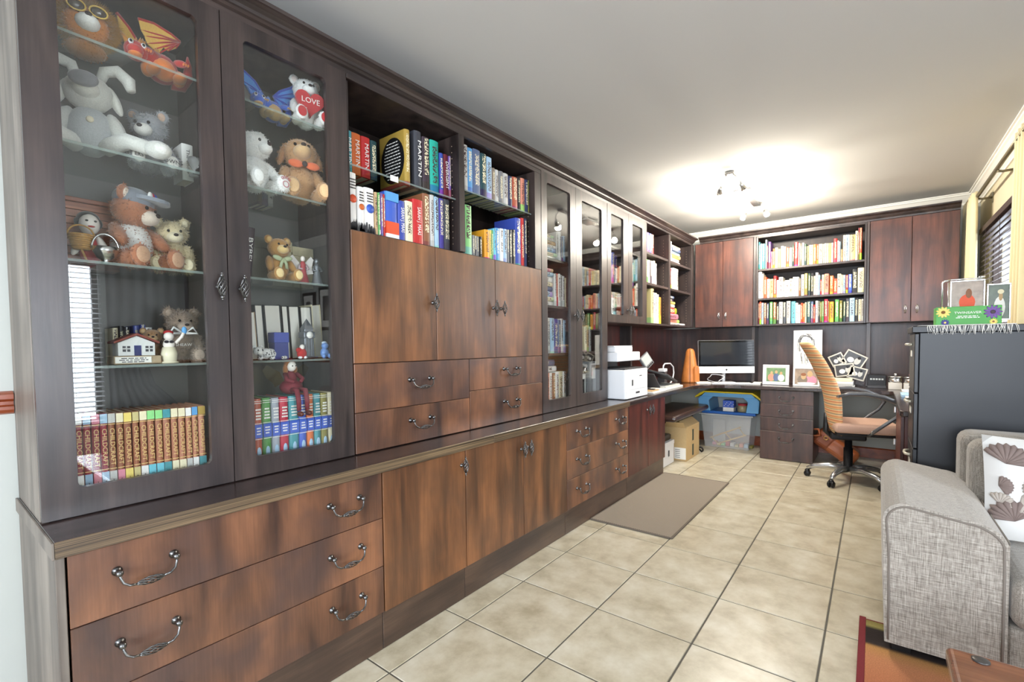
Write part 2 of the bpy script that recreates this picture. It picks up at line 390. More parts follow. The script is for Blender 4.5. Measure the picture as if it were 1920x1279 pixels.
def bow_mesh(hh=.04):
    m = MB()
    for s_ in (-1, 1): m.lathe([(.0005, 0), (.008, 0), (.006, .004), (.0005, .006)], 10, T=Matrix.Translation((0, 0, s_*hh*.85)) @ ROTX)
    for q in (-1, 1):
        m.tube([(.004+.018*sin(pi*i/8), q*.007*sin(pi*i/8)+.0, -hh+2*hh*i/8) for i in range(9)], [.003+.0012*sin(pi*i/8) for i in range(9)], 7)
    return m
def mesh_of(mb, name, mat):
    o = mb.build(name, mat, None, recenter=False); me = o.data; bpy.data.objects.remove(o); return me
ME_BAIL = mesh_of(bail_mesh(), 'bail_handle', M_PEWTER)
ME_PULL = mesh_of(pull_mesh(), 'cage_pull', M_PEWTER)
ME_BOW = mesh_of(bow_mesh(), 'bow_pull', M_STEEL)
def handle(me, parent, loc, rotz=0, label=None):
    o = bpy.data.objects.new('handle', me); COL.objects.link(o); o.parent = parent
    o.location = Vector(loc)-wl(parent); o.rotation_euler.z = rotz
    if label: o['label'] = label
    return o

# ---------------------------------------------------------------- base cabinets along the left wall
XP, XD, XU, ZW = -1.574, -1.556, -1.737, 0.775
def base_cab(y0, y1, label, endpanel=False, wside=W_FRAME):
    t = thing('base_cabinet', label, 'cabinet', (-1.85, (y0+y1)/2, 0), group='base cabinets under the worktop')
    a, b, k = y0, y1, .018
    wbox('side_panel', W_GREY if endpanel else wside, t, XL+.004, XD if endpanel else XP, a, a+k, .001, ZW-.041)
    wbox('side_panel', wside, t, XL+.004, XP, b-k, b-.0005, .001, ZW-.041)
    wbox('bottom_panel', W_IN, t, XL+.004, XP, a+k, b-k, .15, .168)
    wbox('back_panel', W_IN, t, XL+.004, XL+.012, a+k, b-k, .168, ZW-.041)
    wbox('plinth', W_PLINTH, t, XP-.018, XP+.002, a+.001, b-.001, .001, .158)
    return t
def drawers(t, y0, y1, zs, x, mat, hy, hme, th=.018, gap=.0025, hz=None):
    for (z0, z1) in zs:
        d = wbox('drawer', mat, t, x-th, x, y0+gap, y1-gap, z0+gap/2, z1-gap/2, bevel=.0012)
        wbox('drawer_box', W_IN, d, x-.40, x-th, y0+.03, y1-.03, z0+.02, z1-.03)
        for y in hy: handle(hme, d, (x, y, (z0+z1)/2+.02 if hz is None else hz))
def door(t, y0, y1, z0, z1, x, mat, hy, hz, hme=None, th=.018, gap=.002):
    d = wbox('door', mat, t, x-th, x, y0+gap, y1-gap, z0, z1, bevel=.0015)
    if hme: handle(hme, d, (x, hy, hz))
    return d
t = base_cab(.204, 1.155, 'long brown base cabinet with three drawers nearest the camera', True)
drawers(t, .224, 1.154, [(.162, .352), (.352, .548), (.548, .733)], XD, W_DRAW, (.382, .985), ME_BAIL)
t = base_cab(1.156, 1.639, 'single door base cabinet between the long drawers and the double doors')
door(t, 1.156, 1.639, .16, .731, XD, W_DOOR, 1.610, .665, ME_PULL)
t = base_cab(1.640, 2.581, 'double door base cabinet left of the drawers by the grey mat')
door(t, 1.640, 2.113, .16, .731, XD, W_DOOR, 2.090, .655, ME_PULL)
door(t, 2.113, 2.581, .16, .731, XD, W_DOOR, 2.150, .655, ME_PULL)
t = base_cab(2.582, 3.535, 'short three drawer base cabinet beside the grey floor mat')
drawers(t, 2.582, 3.535, [(.162, .357), (.357, .552), (.552, .731)], XD, W_DRAW, (2.77, 3.365), ME_BAIL)
t = base_cab(3.536, 4.372, 'reddish double door base cabinet under the printer', wside=W_RED)
door(t, 3.536, 3.955, .16, .735, XD, W_RED, 3.925, .660, ME_PULL)
door(t, 3.955, 4.372, .16, .735, XD, W_RED, 3.995, .660, ME_PULL)
# worktop and desk
t = thing('worktop', 'long dark worktop with grained oak edge on the base cabinets', 'worktop', (-1.84, 1.87, ZW-.04))
wbox('slab', W_TOP, t, XL+.003, XD+.004, .204, 3.545, ZW-.04, ZW, bevel=.001)
wbox('edge_strip', W_EDGE, t, XD+.004, XD+.010, .204, 1.845, ZW-.041, ZW, bevel=.001)
wbox('edge_strip', W_EDGE, t, XD+.004, XD+.010, 1.847, 3.545, ZW-.041, ZW, bevel=.001)
wbox('end_strip', W_GREY, t, XL+.003, XD+.010, .198, .2035, ZW-.041, ZW, bevel=.001)
t = thing('corner_desk', 'dark polished wraparound desk top running round the room corner', 'desk', (-1.0, 5.6, ZW-.038))
poly = [(XL+.003, 3.5455), (-1.546, 3.5455), (-1.546, 4.85)]
for i in range(0, 9):
    a = pi-(pi/2)*i/8; poly.append((-1.136+.41*cos(a), 5.11+.41*sin(a)))
poly += [(.12, 5.52), (.14, 5.50), (.14, 4.02), (.155, 4.0), (XR-.003, 4.0), (XR-.003, YB-.018), (XL+.003, YB-.018)]
MB().prism(poly, ZW-.038, ZW, 2).build('desk_top', W_TOP, t, bevel=.006, seg=3)

# ---------------------------------------------------------------- upper cabinets, left wall
def rr_frame(mb, y0, y1, z0, z1, a0, a1, c0, c1, x0, x1, r=.018):
    """door frame y0..y1 x z0..z1 with a rounded opening a0..a1 x c0..c1"""
    mb.box(x0, x1, y0, a0, z0, z1); mb.box(x0, x1, a1, y1, z0, z1)
    mb.box(x0, x1, a0, a1, z0, c0); mb.box(x0, x1, a0, a1, c1, z1)
    for (yy, zz, sy, sz) in ((a0, c0, 1, 1), (a1, c0, -1, 1), (a0, c1, 1, -1), (a1, c1, -1, -1)):
        pts = [(yy, zz)]
        for i in range(7):
            a = pi/2*i/6; pts.append((yy+sy*r*(1-sin(a)), zz+sz*r*(1-cos(a))))
        mb.prism(pts, x0, x1, 0)
def glass_door(t, y0, y1, z0, z1, a0, a1, c0, c1, hy, hz, mat=None):
    m = MB(); rr_frame(m, y0+.0015, y1-.0015, z0, z1, a0, a1, c0, c1, XU-.02, XU)
    d = m.build('door', mat or W_FRAME, t)
    MB().box(XU-.014, XU-.010, a0-.008, a1+.008, c0-.008, c1+.008).build('pane', M_PANE, d)
    handle(ME_PULL, d, (XU, hy, hz))
    return d
def upper(y0, y1, z0, z1, label, left=W_FRAME, back=None, top=True, group='wall cabinets above the worktop', xf=None, mside=W_FRAME, kl=.018, kr=.018):
    xf = xf or XU-.021
    t = thing('wall_cabinet', label, 'cabinet', ((XL+xf)/2, (y0+y1)/2, z0), group=group)
    wbox('side_panel', left, t, XL+.004, xf, y0, y0+kl, z0, z1); wbox('side_panel', mside, t, XL+.004, xf, y1-kr, y1-.0005, z0, z1)
    wbox('bottom_panel', mside, t, XL+.004, xf, y0+kl, y1-kr, z0, z0+.02); wbox('top_panel', mside, t, XL+.004, xf, y0+kl, y1-kr, z1-.02, z1)
    wbox('back_panel', back or W_IN, t, XL+.004, XL+.014, y0+kl, y1-kr, z0+.02, z1-.02)
    return t
def gshelf(t, y0, y1, z, x0=XL+.015, x1=-1.79):
    s_ = MB().box(x0, x1, y0, y1, z-.008, z, 0)
    o = s_.build('glass_shelf', [M_SHELFGLASS, M_SHELFEDGE], t)
    o.data.polygons.foreach_set('material_index', [1 if abs(p.normal.x) > .9 and p.center.x > 0 else 0 for p in o.data.polygons]); return o
M_GREYBACK = P('cabinet back with reflection grey', C(120, 118, 116), 0.7)  # grey stands for the reflection in the door glass, over dark timber
# tall display cabinet nearest the camera
cabA = upper(.206, 1.155, ZW+.001, 2.372, 'tall display cabinet with two glazed doors full of soft toys', left=W_GREY, back=M_GREYBACK)
wbox('divider', W_FRAME, cabA, XL+.015, XU-.03, .672, .690, ZW+.022, 2.35)
for z in (2.128, 1.825, 1.495, 1.190):
    gshelf(cabA, .226, .671, z); gshelf(cabA, .691, 1.135, z)
glass_door(cabA, .206, .681, ZW+.004, 2.370, .282, .614, .855, 2.300, .651, 1.442)
glass_door(cabA, .681, 1.154, ZW+.004, 2.370, .753, 1.062, .850, 2.300, .722, 1.441)
# open bookcase over three doors and four drawers
cabB = upper(1.156, 2.578, ZW+.001, 2.372, 'open double bookcase over three plain doors and four drawers', xf=XU-.019)
wbox('face_rail', W_FRAMEY, cabB, XU-.019, XU, 1.156, 2.578, 2.346, 2.372)
wbox('face_stile', W_FRAME, cabB, XU-.3, XU-.0005, 1.815, 1.856, 1.735, 2.346)
wbox('face_stile', W_FRAME, cabB, XU-.3, XU-.0005, 2.507, 2.577, 1.727, 2.346)
wbox('shelf_board', W_IN, cabB, XL+.015, XU-.019, 1.175, 2.56, 1.708, 1.735)
wbox('shelf_board', W_IN, cabB, XL+.015, XU-.019, 1.175, 2.56, 1.156, 1.172)
gshelf(cabB, 1.176, 1.814, 2.014, x1=-1.765); gshelf(cabB, 1.857, 2.506, 2.082, x1=-1.765)
door(cabB, 1.157, 1.636, 1.166, 1.727, XU, W_DOOR, 1.612, 1.45, ME_PULL)
door(cabB, 1.636, 2.100, 1.166, 1.727, XU, W_DOOR, 2.078, 1.45, ME_PULL)
door(cabB, 2.100, 2.577, 1.166, 1.727, XU, W_DOOR, 2.150, 1.45, ME_PULL)
drawers(cabB, 1.158, 1.871, [(ZW+.003, .954), (.954, 1.164)], XU, W_DRAW, (1.52,), ME_BAIL)
drawers(cabB, 1.871, 2.577, [(ZW+.003, .989), (.989, 1.164)], XU, W_DRAW, (2.232,), ME_BAIL)
# tall glazed pair
cabC = upper(2.579, 3.538, ZW+.001, 2.388, 'tall bookcase with two narrow glazed doors beside the plain drawers')
wbox('divider', W_FRAME, cabC, XL+.015, XU-.03, 3.03, 3.048, ZW+.022, 2.36)
CZ = [1.175, 1.508, 1.832]
for z in CZ: wbox('shelf', W_IN, cabC, XL+.015, XU-.035, 2.598, 3.029, z-.018, z); 
for z in (1.178, 1.832): wbox('shelf', W_IN, cabC, XL+.015, XU-.035, 3.049, 3.518, z-.018, z)
glass_door(cabC, 2.580, 3.030, ZW+.004, 2.386, 2.648, 2.950, .860, 2.314, 3.004, 1.448)
glass_door(cabC, 3.030, 3.537, ZW+.004, 2.386, 3.118, 3.440, .864, 2.305, 3.070, 1.448)
# short glazed pair above the printer
cabD = upper(3.540, 4.340, 1.418, 2.404, 'short wall cabinet with two glazed doors above the printer')
for z in (1.765, 2.07): wbox('shelf', W_IN, cabD, XL+.015, XU-.035, 3.559, 4.32, z-.018, z)
glass_door(cabD, 3.541, 3.956, 1.420, 2.402, 3.608, 3.850, 1.484, 2.314, 3.932, 1.533)
glass_door(cabD, 3.956, 4.339, 1.420, 2.402, 4.042, 4.272, 1.488, 2.314, 3.985, 1.533)
# open pigeonholes in the corner
cabE = upper(4.342, 5.86, 1.418, 2.412, 'open corner bookcase with two columns of pigeonhole shelves', back=W_RED, xf=XU-.002, kl=.04, kr=.09)
wbox('divider', W_FRAME, cabE, XL+.015, XU-.003, 5.0, 5.05, 1.439, 2.391)
M_HOLE = P('peg hole', C(150, 130, 110), .6)
def peg_holes(t, y, x0, x1, z0, z1, step=.032):
    m = MB(); z = z0
    while z < z1:
        for x in (x0, x1): m.lathe([(.0003, 0), (.0032, 0), (.0032, .0006), (.0003, .0006)], 8, T=Matrix.Translation((x, y, z)) @ Matrix.Rotation(radians(90), 4, 'X'))
        z += step
    m.build('peg_holes', M_HOLE, t)['kind'] = 'stuff'
peg_holes(cabE, 4.9995, -1.80, -2.02, 1.50, 2.36); peg_holes(cabE, 5.7695, -1.80, -2.02, 1.50, 2.36)
peg_holes(cabB, 1.8148, -1.79, -1.96, 1.78, 2.32); peg_holes(cabB, 2.5068, -1.79, -1.96, 1.78, 2.32)
for z in (1.83, 2.125):
    wbox('shelf', W_FRAMEY, cabE, XL+.015, XU-.01, 4.383, 4.999, z-.024, z); wbox('shelf', W_FRAMEY, cabE, XL+.015, XU-.01, 5.051, 5.768, z-.024, z)
# ---------------------------------------------------------------- cabinets on the back wall
YC = 5.87
def backcab(x0, x1, label, z0=1.418, z1=2.416, yf=YC+.02, k=.018):
    t = thing('wall_cabinet', label, 'cabinet', ((x0+x1)/2, (yf+YB)/2, z0), group='wall cabinets on the back wall')
    wbox('side_panel', W_FRAME, t, x0, x0+k, yf, YB-.004, z0, z1); wbox('side_panel', W_FRAME, t, x1-k, x1-.0005, yf, YB-.004, z0, z1)
    wbox('bottom_panel', W_FRAME, t, x0+k, x1-k, yf, YB-.004, z0, z0+.02); wbox('top_panel', W_FRAME, t, x0+k, x1-k, yf, YB-.004, z1-.02, z1)
    wbox('back_panel', W_IN, t, x0+k, x1-k, YB-.014, YB-.004, z0+.02, z1-.02)
    return t
def ydoor(t, x0, x1, z0, z1, y, mat, hx, hz, hme=None):
    d = wbox('door', mat, t, x0+.002, x1-.002, y, y+.018, z0, z1, bevel=.0015)
    if hme: handle(hme, d, (hx, y, hz), -pi/2)
    return d
t = backcab(-1.735, -1.062, 'plain double door cabinet in the corner above the computer')
ydoor(t, -1.725, -1.413, 1.422, 2.413, YC, W_BACK, -1.452, 1.552, ME_BOW); ydoor(t, -1.413, -1.092, 1.422, 2.413, YC, W_BACK, -1.376, 1.552, ME_BOW)
wbox('face_stile', W_FRAME, t, -1.090, -1.0625, YC-.004, YC+.02, 1.419, 2.415)
cabG = backcab(-1.061, -.073, 'open bookcase with three packed shelves above the desk', yf=YC)
for z in (2.052, 1.727): wbox('shelf', W_FRAME, cabG, -1.043, -.091, YC+.004, YB-.015, z-.022, z)
t = backcab(-.072, .60, 'plain double door cabinet beside the cream curtain')
wbox('face_stile', W_FRAME, t, -.071, -.052, YC-.004, YC+.02, 1.419, 2.415)
ydoor(t, -.050, .268, 1.422, 2.413, YC, W_BACK, .227, 1.540, ME_BOW); ydoor(t, .268, .598, 1.422, 2.413, YC, W_BACK, .312, 1.540, ME_BOW)
# crown along the cabinet tops
crp = [(-.04, 2.372), (0, 2.372), (.001, 2.389), (.012, 2.393), (.018, 2.400), (.024, 2.403), (.028, 2.412), (.042, 2.421), (.058, 2.426), (.066, 2.427), (.066, 2.440), (-.04, 2.440)]
sweep('trim_8', crp, [(XU, .2, 1, 0, -.017), (XU, 5.80, 1, 0, .028)], W_FRAMEY)
sweep('trim_9', crp, [(XU+.066, YC, 0, -1, .044), (.60, YC, 0, -1, .044)], W_FRAME)
# timber panelling between desk and wall cabinets
t = thing('desk_panelling', 'dark timber panelling with upright dividers behind the desk', 'panelling', (-1.0, YB-.02, ZW))
wbox('panel', W_RED, t, XL+.002, XL+.016, 3.55, YB-.004, ZW, 1.417, bevel=0)
wbox('panel', W_ESP, t, XL+.016, XR-.06, YB-.016, YB-.002, ZW, 1.417, bevel=0)
for y in (4.585,): wbox('divider', W_FRAME, t, XL+.017, -1.99, y, y+.03, ZW+.001, 1.417)
for x in (-1.125, -.068): wbox('divider', W_FRAME, t, x, x+.034, 5.99, YB-.017, ZW+.001, 1.417)

# ---------------------------------------------------------------- books
# each row: (from, to, height, colour[, lettering]) along the shelf, metres
ROWS = {
 'BLU': [(1.231, 1.262, 0.184, 'teal', 'MARTIN'), (1.262, 1.31, 0.186, 'orange', 'MARTIN'), (1.31, 1.359, 0.185, 'red', 'MARTIN'), (1.359, 1.396, 0.181, 'darkteal')],
 'BLU2': [(1.506, 1.539, 0.266, 'gold'), (1.567, 1.613, 0.281, 'charcoal', 'MARTIN'), (1.616, 1.665, 0.267, 'plum'), (1.665, 1.725, 0.268, 'jade'), (1.731, 1.76, 0.222, 'blue'), (1.76, 1.797, 0.226, 'maroon', 'DIVERGENT'), (1.797, 1.833, 0.225, 'purple')],
 'BLL': [(1.176, 1.222, 0.247, 'white'), (1.224, 1.259, 0.196, 'white'), (1.259, 1.311, 0.202, 'white'), (1.312, 1.329, 0.193, 'tan'), (1.329, 1.344, 0.195, 'green'), (1.345, 1.359, 0.196, 'purple'), (1.36, 1.371, 0.195, 'red'), (1.372, 1.443, 0.215, 'royalblue'), (1.445, 1.486, 0.188, 'blue', 'SARAH J. MAAS'), (1.487, 1.532, 0.196, 'cream'), (1.534, 1.6, 0.217, 'red', 'SARAH J. MAAS'), (1.601, 1.645, 0.26, 'brown'), (1.646, 1.674, 0.263, 'palegrey'), (1.675, 1.707, 0.261, 'paleblue'), (1.709, 1.742, 0.261, 'indigo'), (1.743, 1.787, 0.264, 'charcoal')],
 'BRU': [(1.888, 1.928, 0.246, 'palegrey'), (1.929, 1.972, 0.242, 'skyblue'), (1.974, 2.034, 0.25, 'slate'), (2.035, 2.087, 0.244, 'darkteal'), (2.087, 2.139, 0.242, 'paleblue'), (2.139, 2.165, 0.191, 'taupe'), (2.166, 2.2, 0.19, 'palegrey'), (2.203, 2.24, 0.191, 'grey'), (2.241, 2.291, 0.191, 'palegrey'), (2.293, 2.329, 0.187, 'navy'), (2.33, 2.383, 0.193, 'brick'), (2.385, 2.415, 0.202, 'black'), (2.417, 2.458, 0.208, 'salmon'), (2.459, 2.496, 0.209, 'navy'), (2.497, 2.537, 0.213, 'lime')],
 'BRL': [(1.893, 1.954, 0.271, 'palegreen'), (1.955, 1.975, 0.116, 'grey'), (1.976, 1.996, 0.116, 'charcoal'), (1.997, 2.016, 0.117, 'grey'), (2.017, 2.037, 0.118, 'black'), (2.066, 2.109, 0.168, 'amber'), (2.11, 2.125, 0.172, 'yellow'), (2.126, 2.143, 0.174, 'green'), (2.145, 2.164, 0.187, 'cyan'), (2.165, 2.204, 0.196, 'skyblue'), (2.205, 2.236, 0.2, 'white'), (2.237, 2.267, 0.202, 'paleblue'), (2.268, 2.289, 0.204, 'grey'), (2.29, 2.319, 0.207, 'charcoal'), (2.32, 2.355, 0.215, 'black'), (2.357, 2.412, 0.294, 'blue'), (2.413, 2.447, 0.304, 'red'), (2.448, 2.477, 0.307, 'navy')],
 'A1B': [(0.29, 0.306, 0.267, 'red'), (0.307, 0.325, 0.266, 'red'), (0.326, 0.345, 0.265, 'red'), (0.345, 0.363, 0.264, 'red'), (0.363, 0.381, 0.263, 'brown'), (0.382, 0.4, 0.262, 'brown'), (0.4, 0.42, 0.261, 'brown'), (0.421, 0.438, 0.261, 'brown'), (0.439, 0.458, 0.261, 'brown'), (0.458, 0.478, 0.261, 'brown'), (0.479, 0.499, 0.26, 'brown'), (0.499, 0.52, 0.26, 'brown'), (0.521, 0.54, 0.26, 'brown'), (0.541, 0.561, 0.259, 'brown'), (0.562, 0.579, 0.258, 'brown'), (0.58, 0.597, 0.259, 'brown'), (0.598, 0.62, 0.259, 'brown')],
 'A2B': [(0.779, 0.807, 0.256, 'brick'), (0.809, 0.841, 0.257, 'green'), (0.843, 0.873, 0.254, 'silver'), (0.874, 0.908, 0.254, 'crimson'), (0.909, 0.948, 0.255, 'teal'), (0.949, 0.98, 0.254, 'royalblue'), (0.981, 1.011, 0.255, 'orange'), (1.012, 1.042, 0.255, 'teal'), (1.043, 1.073, 0.255, 'olive'), (1.074, 1.102, 0.255, 'cream')],
 'A24': [(0.835, 0.858, 0.188, 'tan'), (0.859, 0.889, 0.217, 'charcoal'), (0.892, 0.963, 0.22, 'black'), (0.965, 0.99, 0.219, 'black'), (0.992, 1.04, 0.22, 'black'), (1.042, 1.094, 0.22, 'black'), (1.096, 1.137, 0.232, 'cream')],
 'A14': [(0.426, 0.441, 0.118, 'cream'), (0.442, 0.457, 0.125, 'black'), (0.458, 0.473, 0.122, 'black'), (0.482, 0.5, 0.127, 'blue'), (0.501, 0.516, 0.131, 'blue'), (0.516, 0.535, 0.122, 'white')],
 'G1': [(-1.049, -1.029, 0.303, 'teal'), (-1.028, -1.006, 0.283, 'paleblue'), (-1.006, -0.978, 0.281, 'teal'), (-0.976, -0.959, 0.32, 'silver'), (-0.958, -0.947, 0.254, 'maroon'), (-0.946, -0.921, 0.292, 'purple'), (-0.92, -0.903, 0.182, 'pink'), (-0.902, -0.882, 0.212, 'orange'), (-0.881, -0.853, 0.219, 'cream'), (-0.853, -0.824, 0.199, 'yellow'), (-0.823, -0.798, 0.228, 'white'), (-0.798, -0.774, 0.218, 'cream'), (-0.772, -0.746, 0.208, 'brick'), (-0.745, -0.717, 0.198, 'white'), (-0.716, -0.697, 0.227, 'darkgreen'), (-0.697, -0.663, 0.252, 'red'), (-0.661, -0.647, 0.239, 'white'), (-0.646, -0.627, 0.233, 'taupe'), (-0.627, -0.605, 0.237, 'white'), (-0.604, -0.583, 0.221, 'darkgreen'), (-0.582, -0.563, 0.196, 'tan'), (-0.563, -0.525, 0.204, 'cream'), (-0.525, -0.495, 0.206, 'orange'), (-0.495, -0.48, 0.203, 'brick'), (-0.479, -0.441, 0.202, 'cream'), (-0.439, -0.425, 0.199, 'palegrey'), (-0.425, -0.406, 0.203, 'cream'), (-0.406, -0.387, 0.201, 'cream'), (-0.387, -0.368, 0.2, 'yellow'), (-0.368, -0.349, 0.201, 'white'), (-0.347, -0.317, 0.241, 'red'), (-0.316, -0.303, 0.216, 'white'), (-0.302, -0.288, 0.204, 'paleblue'), (-0.287, -0.269, 0.125, 'tan'), (-0.269, -0.247, 0.264, 'cream'), (-0.247, -0.227, 0.264, 'paleblue'), (-0.227, -0.21, 0.261, 'white'), (-0.21, -0.167, 0.259, 'khaki'), (-0.167, -0.145, 0.291, 'cream'), (-0.145, -0.133, 0.319, 'maroon'), (-0.133, -0.113, 0.316, 'vermilion')],
 'G2': [(-1.044, -1.008, 0.295, 'white'), (-1.007, -0.99, 0.269, 'cream'), (-0.988, -0.96, 0.233, 'vermilion'), (-0.958, -0.928, 0.209, 'cream'), (-0.927, -0.893, 0.206, 'khaki'), (-0.891, -0.863, 0.237, 'red'), (-0.862, -0.841, 0.188, 'white'), (-0.841, -0.801, 0.218, 'white'), (-0.8, -0.787, 0.169, 'palegrey'), (-0.786, -0.742, 0.179, 'white'), (-0.742, -0.708, 0.192, 'cream'), (-0.708, -0.68, 0.209, 'white'), (-0.679, -0.652, 0.206, 'white'), (-0.65, -0.634, 0.184, 'brown'), (-0.632, -0.601, 0.227, 'palegrey'), (-0.601, -0.571, 0.237, 'olive'), (-0.568, -0.546, 0.231, 'darkgreen'), (-0.544, -0.52, 0.232, 'black'), (-0.519, -0.503, 0.201, 'cream'), (-0.502, -0.477, 0.234, 'white'), (-0.476, -0.46, 0.206, 'paleblue'), (-0.459, -0.446, 0.157, 'red'), (-0.446, -0.425, 0.206, 'cream'), (-0.424, -0.384, 0.213, 'salmon'), (-0.377, -0.345, 0.189, 'orange'), (-0.343, -0.313, 0.155, 'vermilion'), (-0.312, -0.281, 0.202, 'cream'), (-0.281, -0.263, 0.19, 'cream'), (-0.262, -0.242, 0.185, 'paleblue'), (-0.24, -0.22, 0.183, 'red'), (-0.219, -0.189, 0.189, 'royalblue'), (-0.188, -0.144, 0.235, 'black'), (-0.143, -0.086, 0.244, 'cream')],
 'G3': [(-1.044, -1.029, 0.24, 'maroon'), (-1.029, -1.012, 0.253, 'vermilion'), (-1.01, -0.988, 0.238, 'paleblue'), (-0.986, -0.96, 0.236, 'brown'), (-0.958, -0.934, 0.228, 'navy'), (-0.928, -0.898, 0.243, 'green'), (-0.895, -0.863, 0.237, 'brown'), (-0.862, -0.837, 0.222, 'black'), (-0.836, -0.8, 0.236, 'white'), (-0.798, -0.769, 0.231, 'charcoal'), (-0.766, -0.727, 0.242, 'palegrey'), (-0.72, -0.682, 0.235, 'cyan'), (-0.681, -0.657, 0.217, 'white'), (-0.656, -0.632, 0.196, 'white'), (-0.631, -0.613, 0.214, 'vermilion'), (-0.612, -0.595, 0.206, 'orange'), (-0.595, -0.578, 0.218, 'cream'), (-0.576, -0.541, 0.229, 'darkteal'), (-0.54, -0.519, 0.224, 'slate'), (-0.518, -0.502, 0.188, 'red'), (-0.499, -0.475, 0.228, 'white'), (-0.475, -0.459, 0.223, 'charcoal'), (-0.458, -0.443, 0.216, 'olive'), (-0.442, -0.424, 0.221, 'green'), (-0.422, -0.391, 0.239, 'crimson'), (-0.39, -0.379, 0.218, 'tan'), (-0.376, -0.339, 0.21, 'amber'), (-0.329, -0.295, 0.229, 'green'), (-0.29, -0.266, 0.217, 'olive'), (-0.26, -0.238, 0.209, 'darkgreen'), (-0.237, -0.208, 0.232, 'charcoal'), (-0.206, -0.165, 0.236, 'paleblue'), (-0.164, -0.136, 0.23, 'black'), (-0.134, -0.11, 0.219, 'cream'), (-0.109, -0.086, 0.221, 'palegrey')],
}
PAL = dict(teal=(70, 150, 160), orange=(222, 112, 52), red=(196, 44, 44), darkteal=(30, 70, 76), gold=(176, 146, 66), charcoal=(62, 64, 72), plum=(62, 48, 58), jade=(34, 172, 152), blue=(58, 78, 168), maroon=(110, 34, 48), purple=(112, 78, 150),
 white=(238, 236, 232), tan=(190, 158, 116), green=(92, 158, 84), royalblue=(64, 98, 196), cream=(236, 226, 192), brown=(138, 88, 58), palegrey=(196, 196, 192), paleblue=(168, 200, 226), indigo=(66, 56, 140), skyblue=(92, 160, 216), slate=(92, 108, 142), taupe=(126, 112, 98),
 grey=(120, 120, 122), navy=(38, 48, 88), brick=(180, 84, 58), black=(28, 28, 32), salmon=(226, 146, 122), lime=(178, 186, 62), palegreen=(146, 220, 140), amber=(236, 160, 46), yellow=(238, 214, 118), cyan=(110, 196, 214), silver=(162, 168, 180), crimson=(186, 40, 66), olive=(134, 126, 58),
 darkgreen=(54, 80, 62), pink=(222, 142, 160), khaki=(206, 192, 136), vermilion=(222, 86, 52))
SAY = dict(darkteal='dark teal', palegrey='pale grey', paleblue='pale blue', royalblue='royal blue', skyblue='sky blue', palegreen='pale green', darkgreen='dark green', charcoal='charcoal grey')
ORD = 'first second third fourth fifth sixth seventh eighth ninth tenth eleventh twelfth thirteenth fourteenth fifteenth sixteenth seventeenth eighteenth nineteenth twentieth twenty-first twenty-second twenty-third twenty-fourth twenty-fifth twenty-sixth twenty-seventh twenty-eighth twenty-ninth thirtieth thirty-first thirty-second thirty-third thirty-fourth thirty-fifth thirty-sixth thirty-seventh thirty-eighth thirty-ninth fortieth forty-first forty-second'.split()
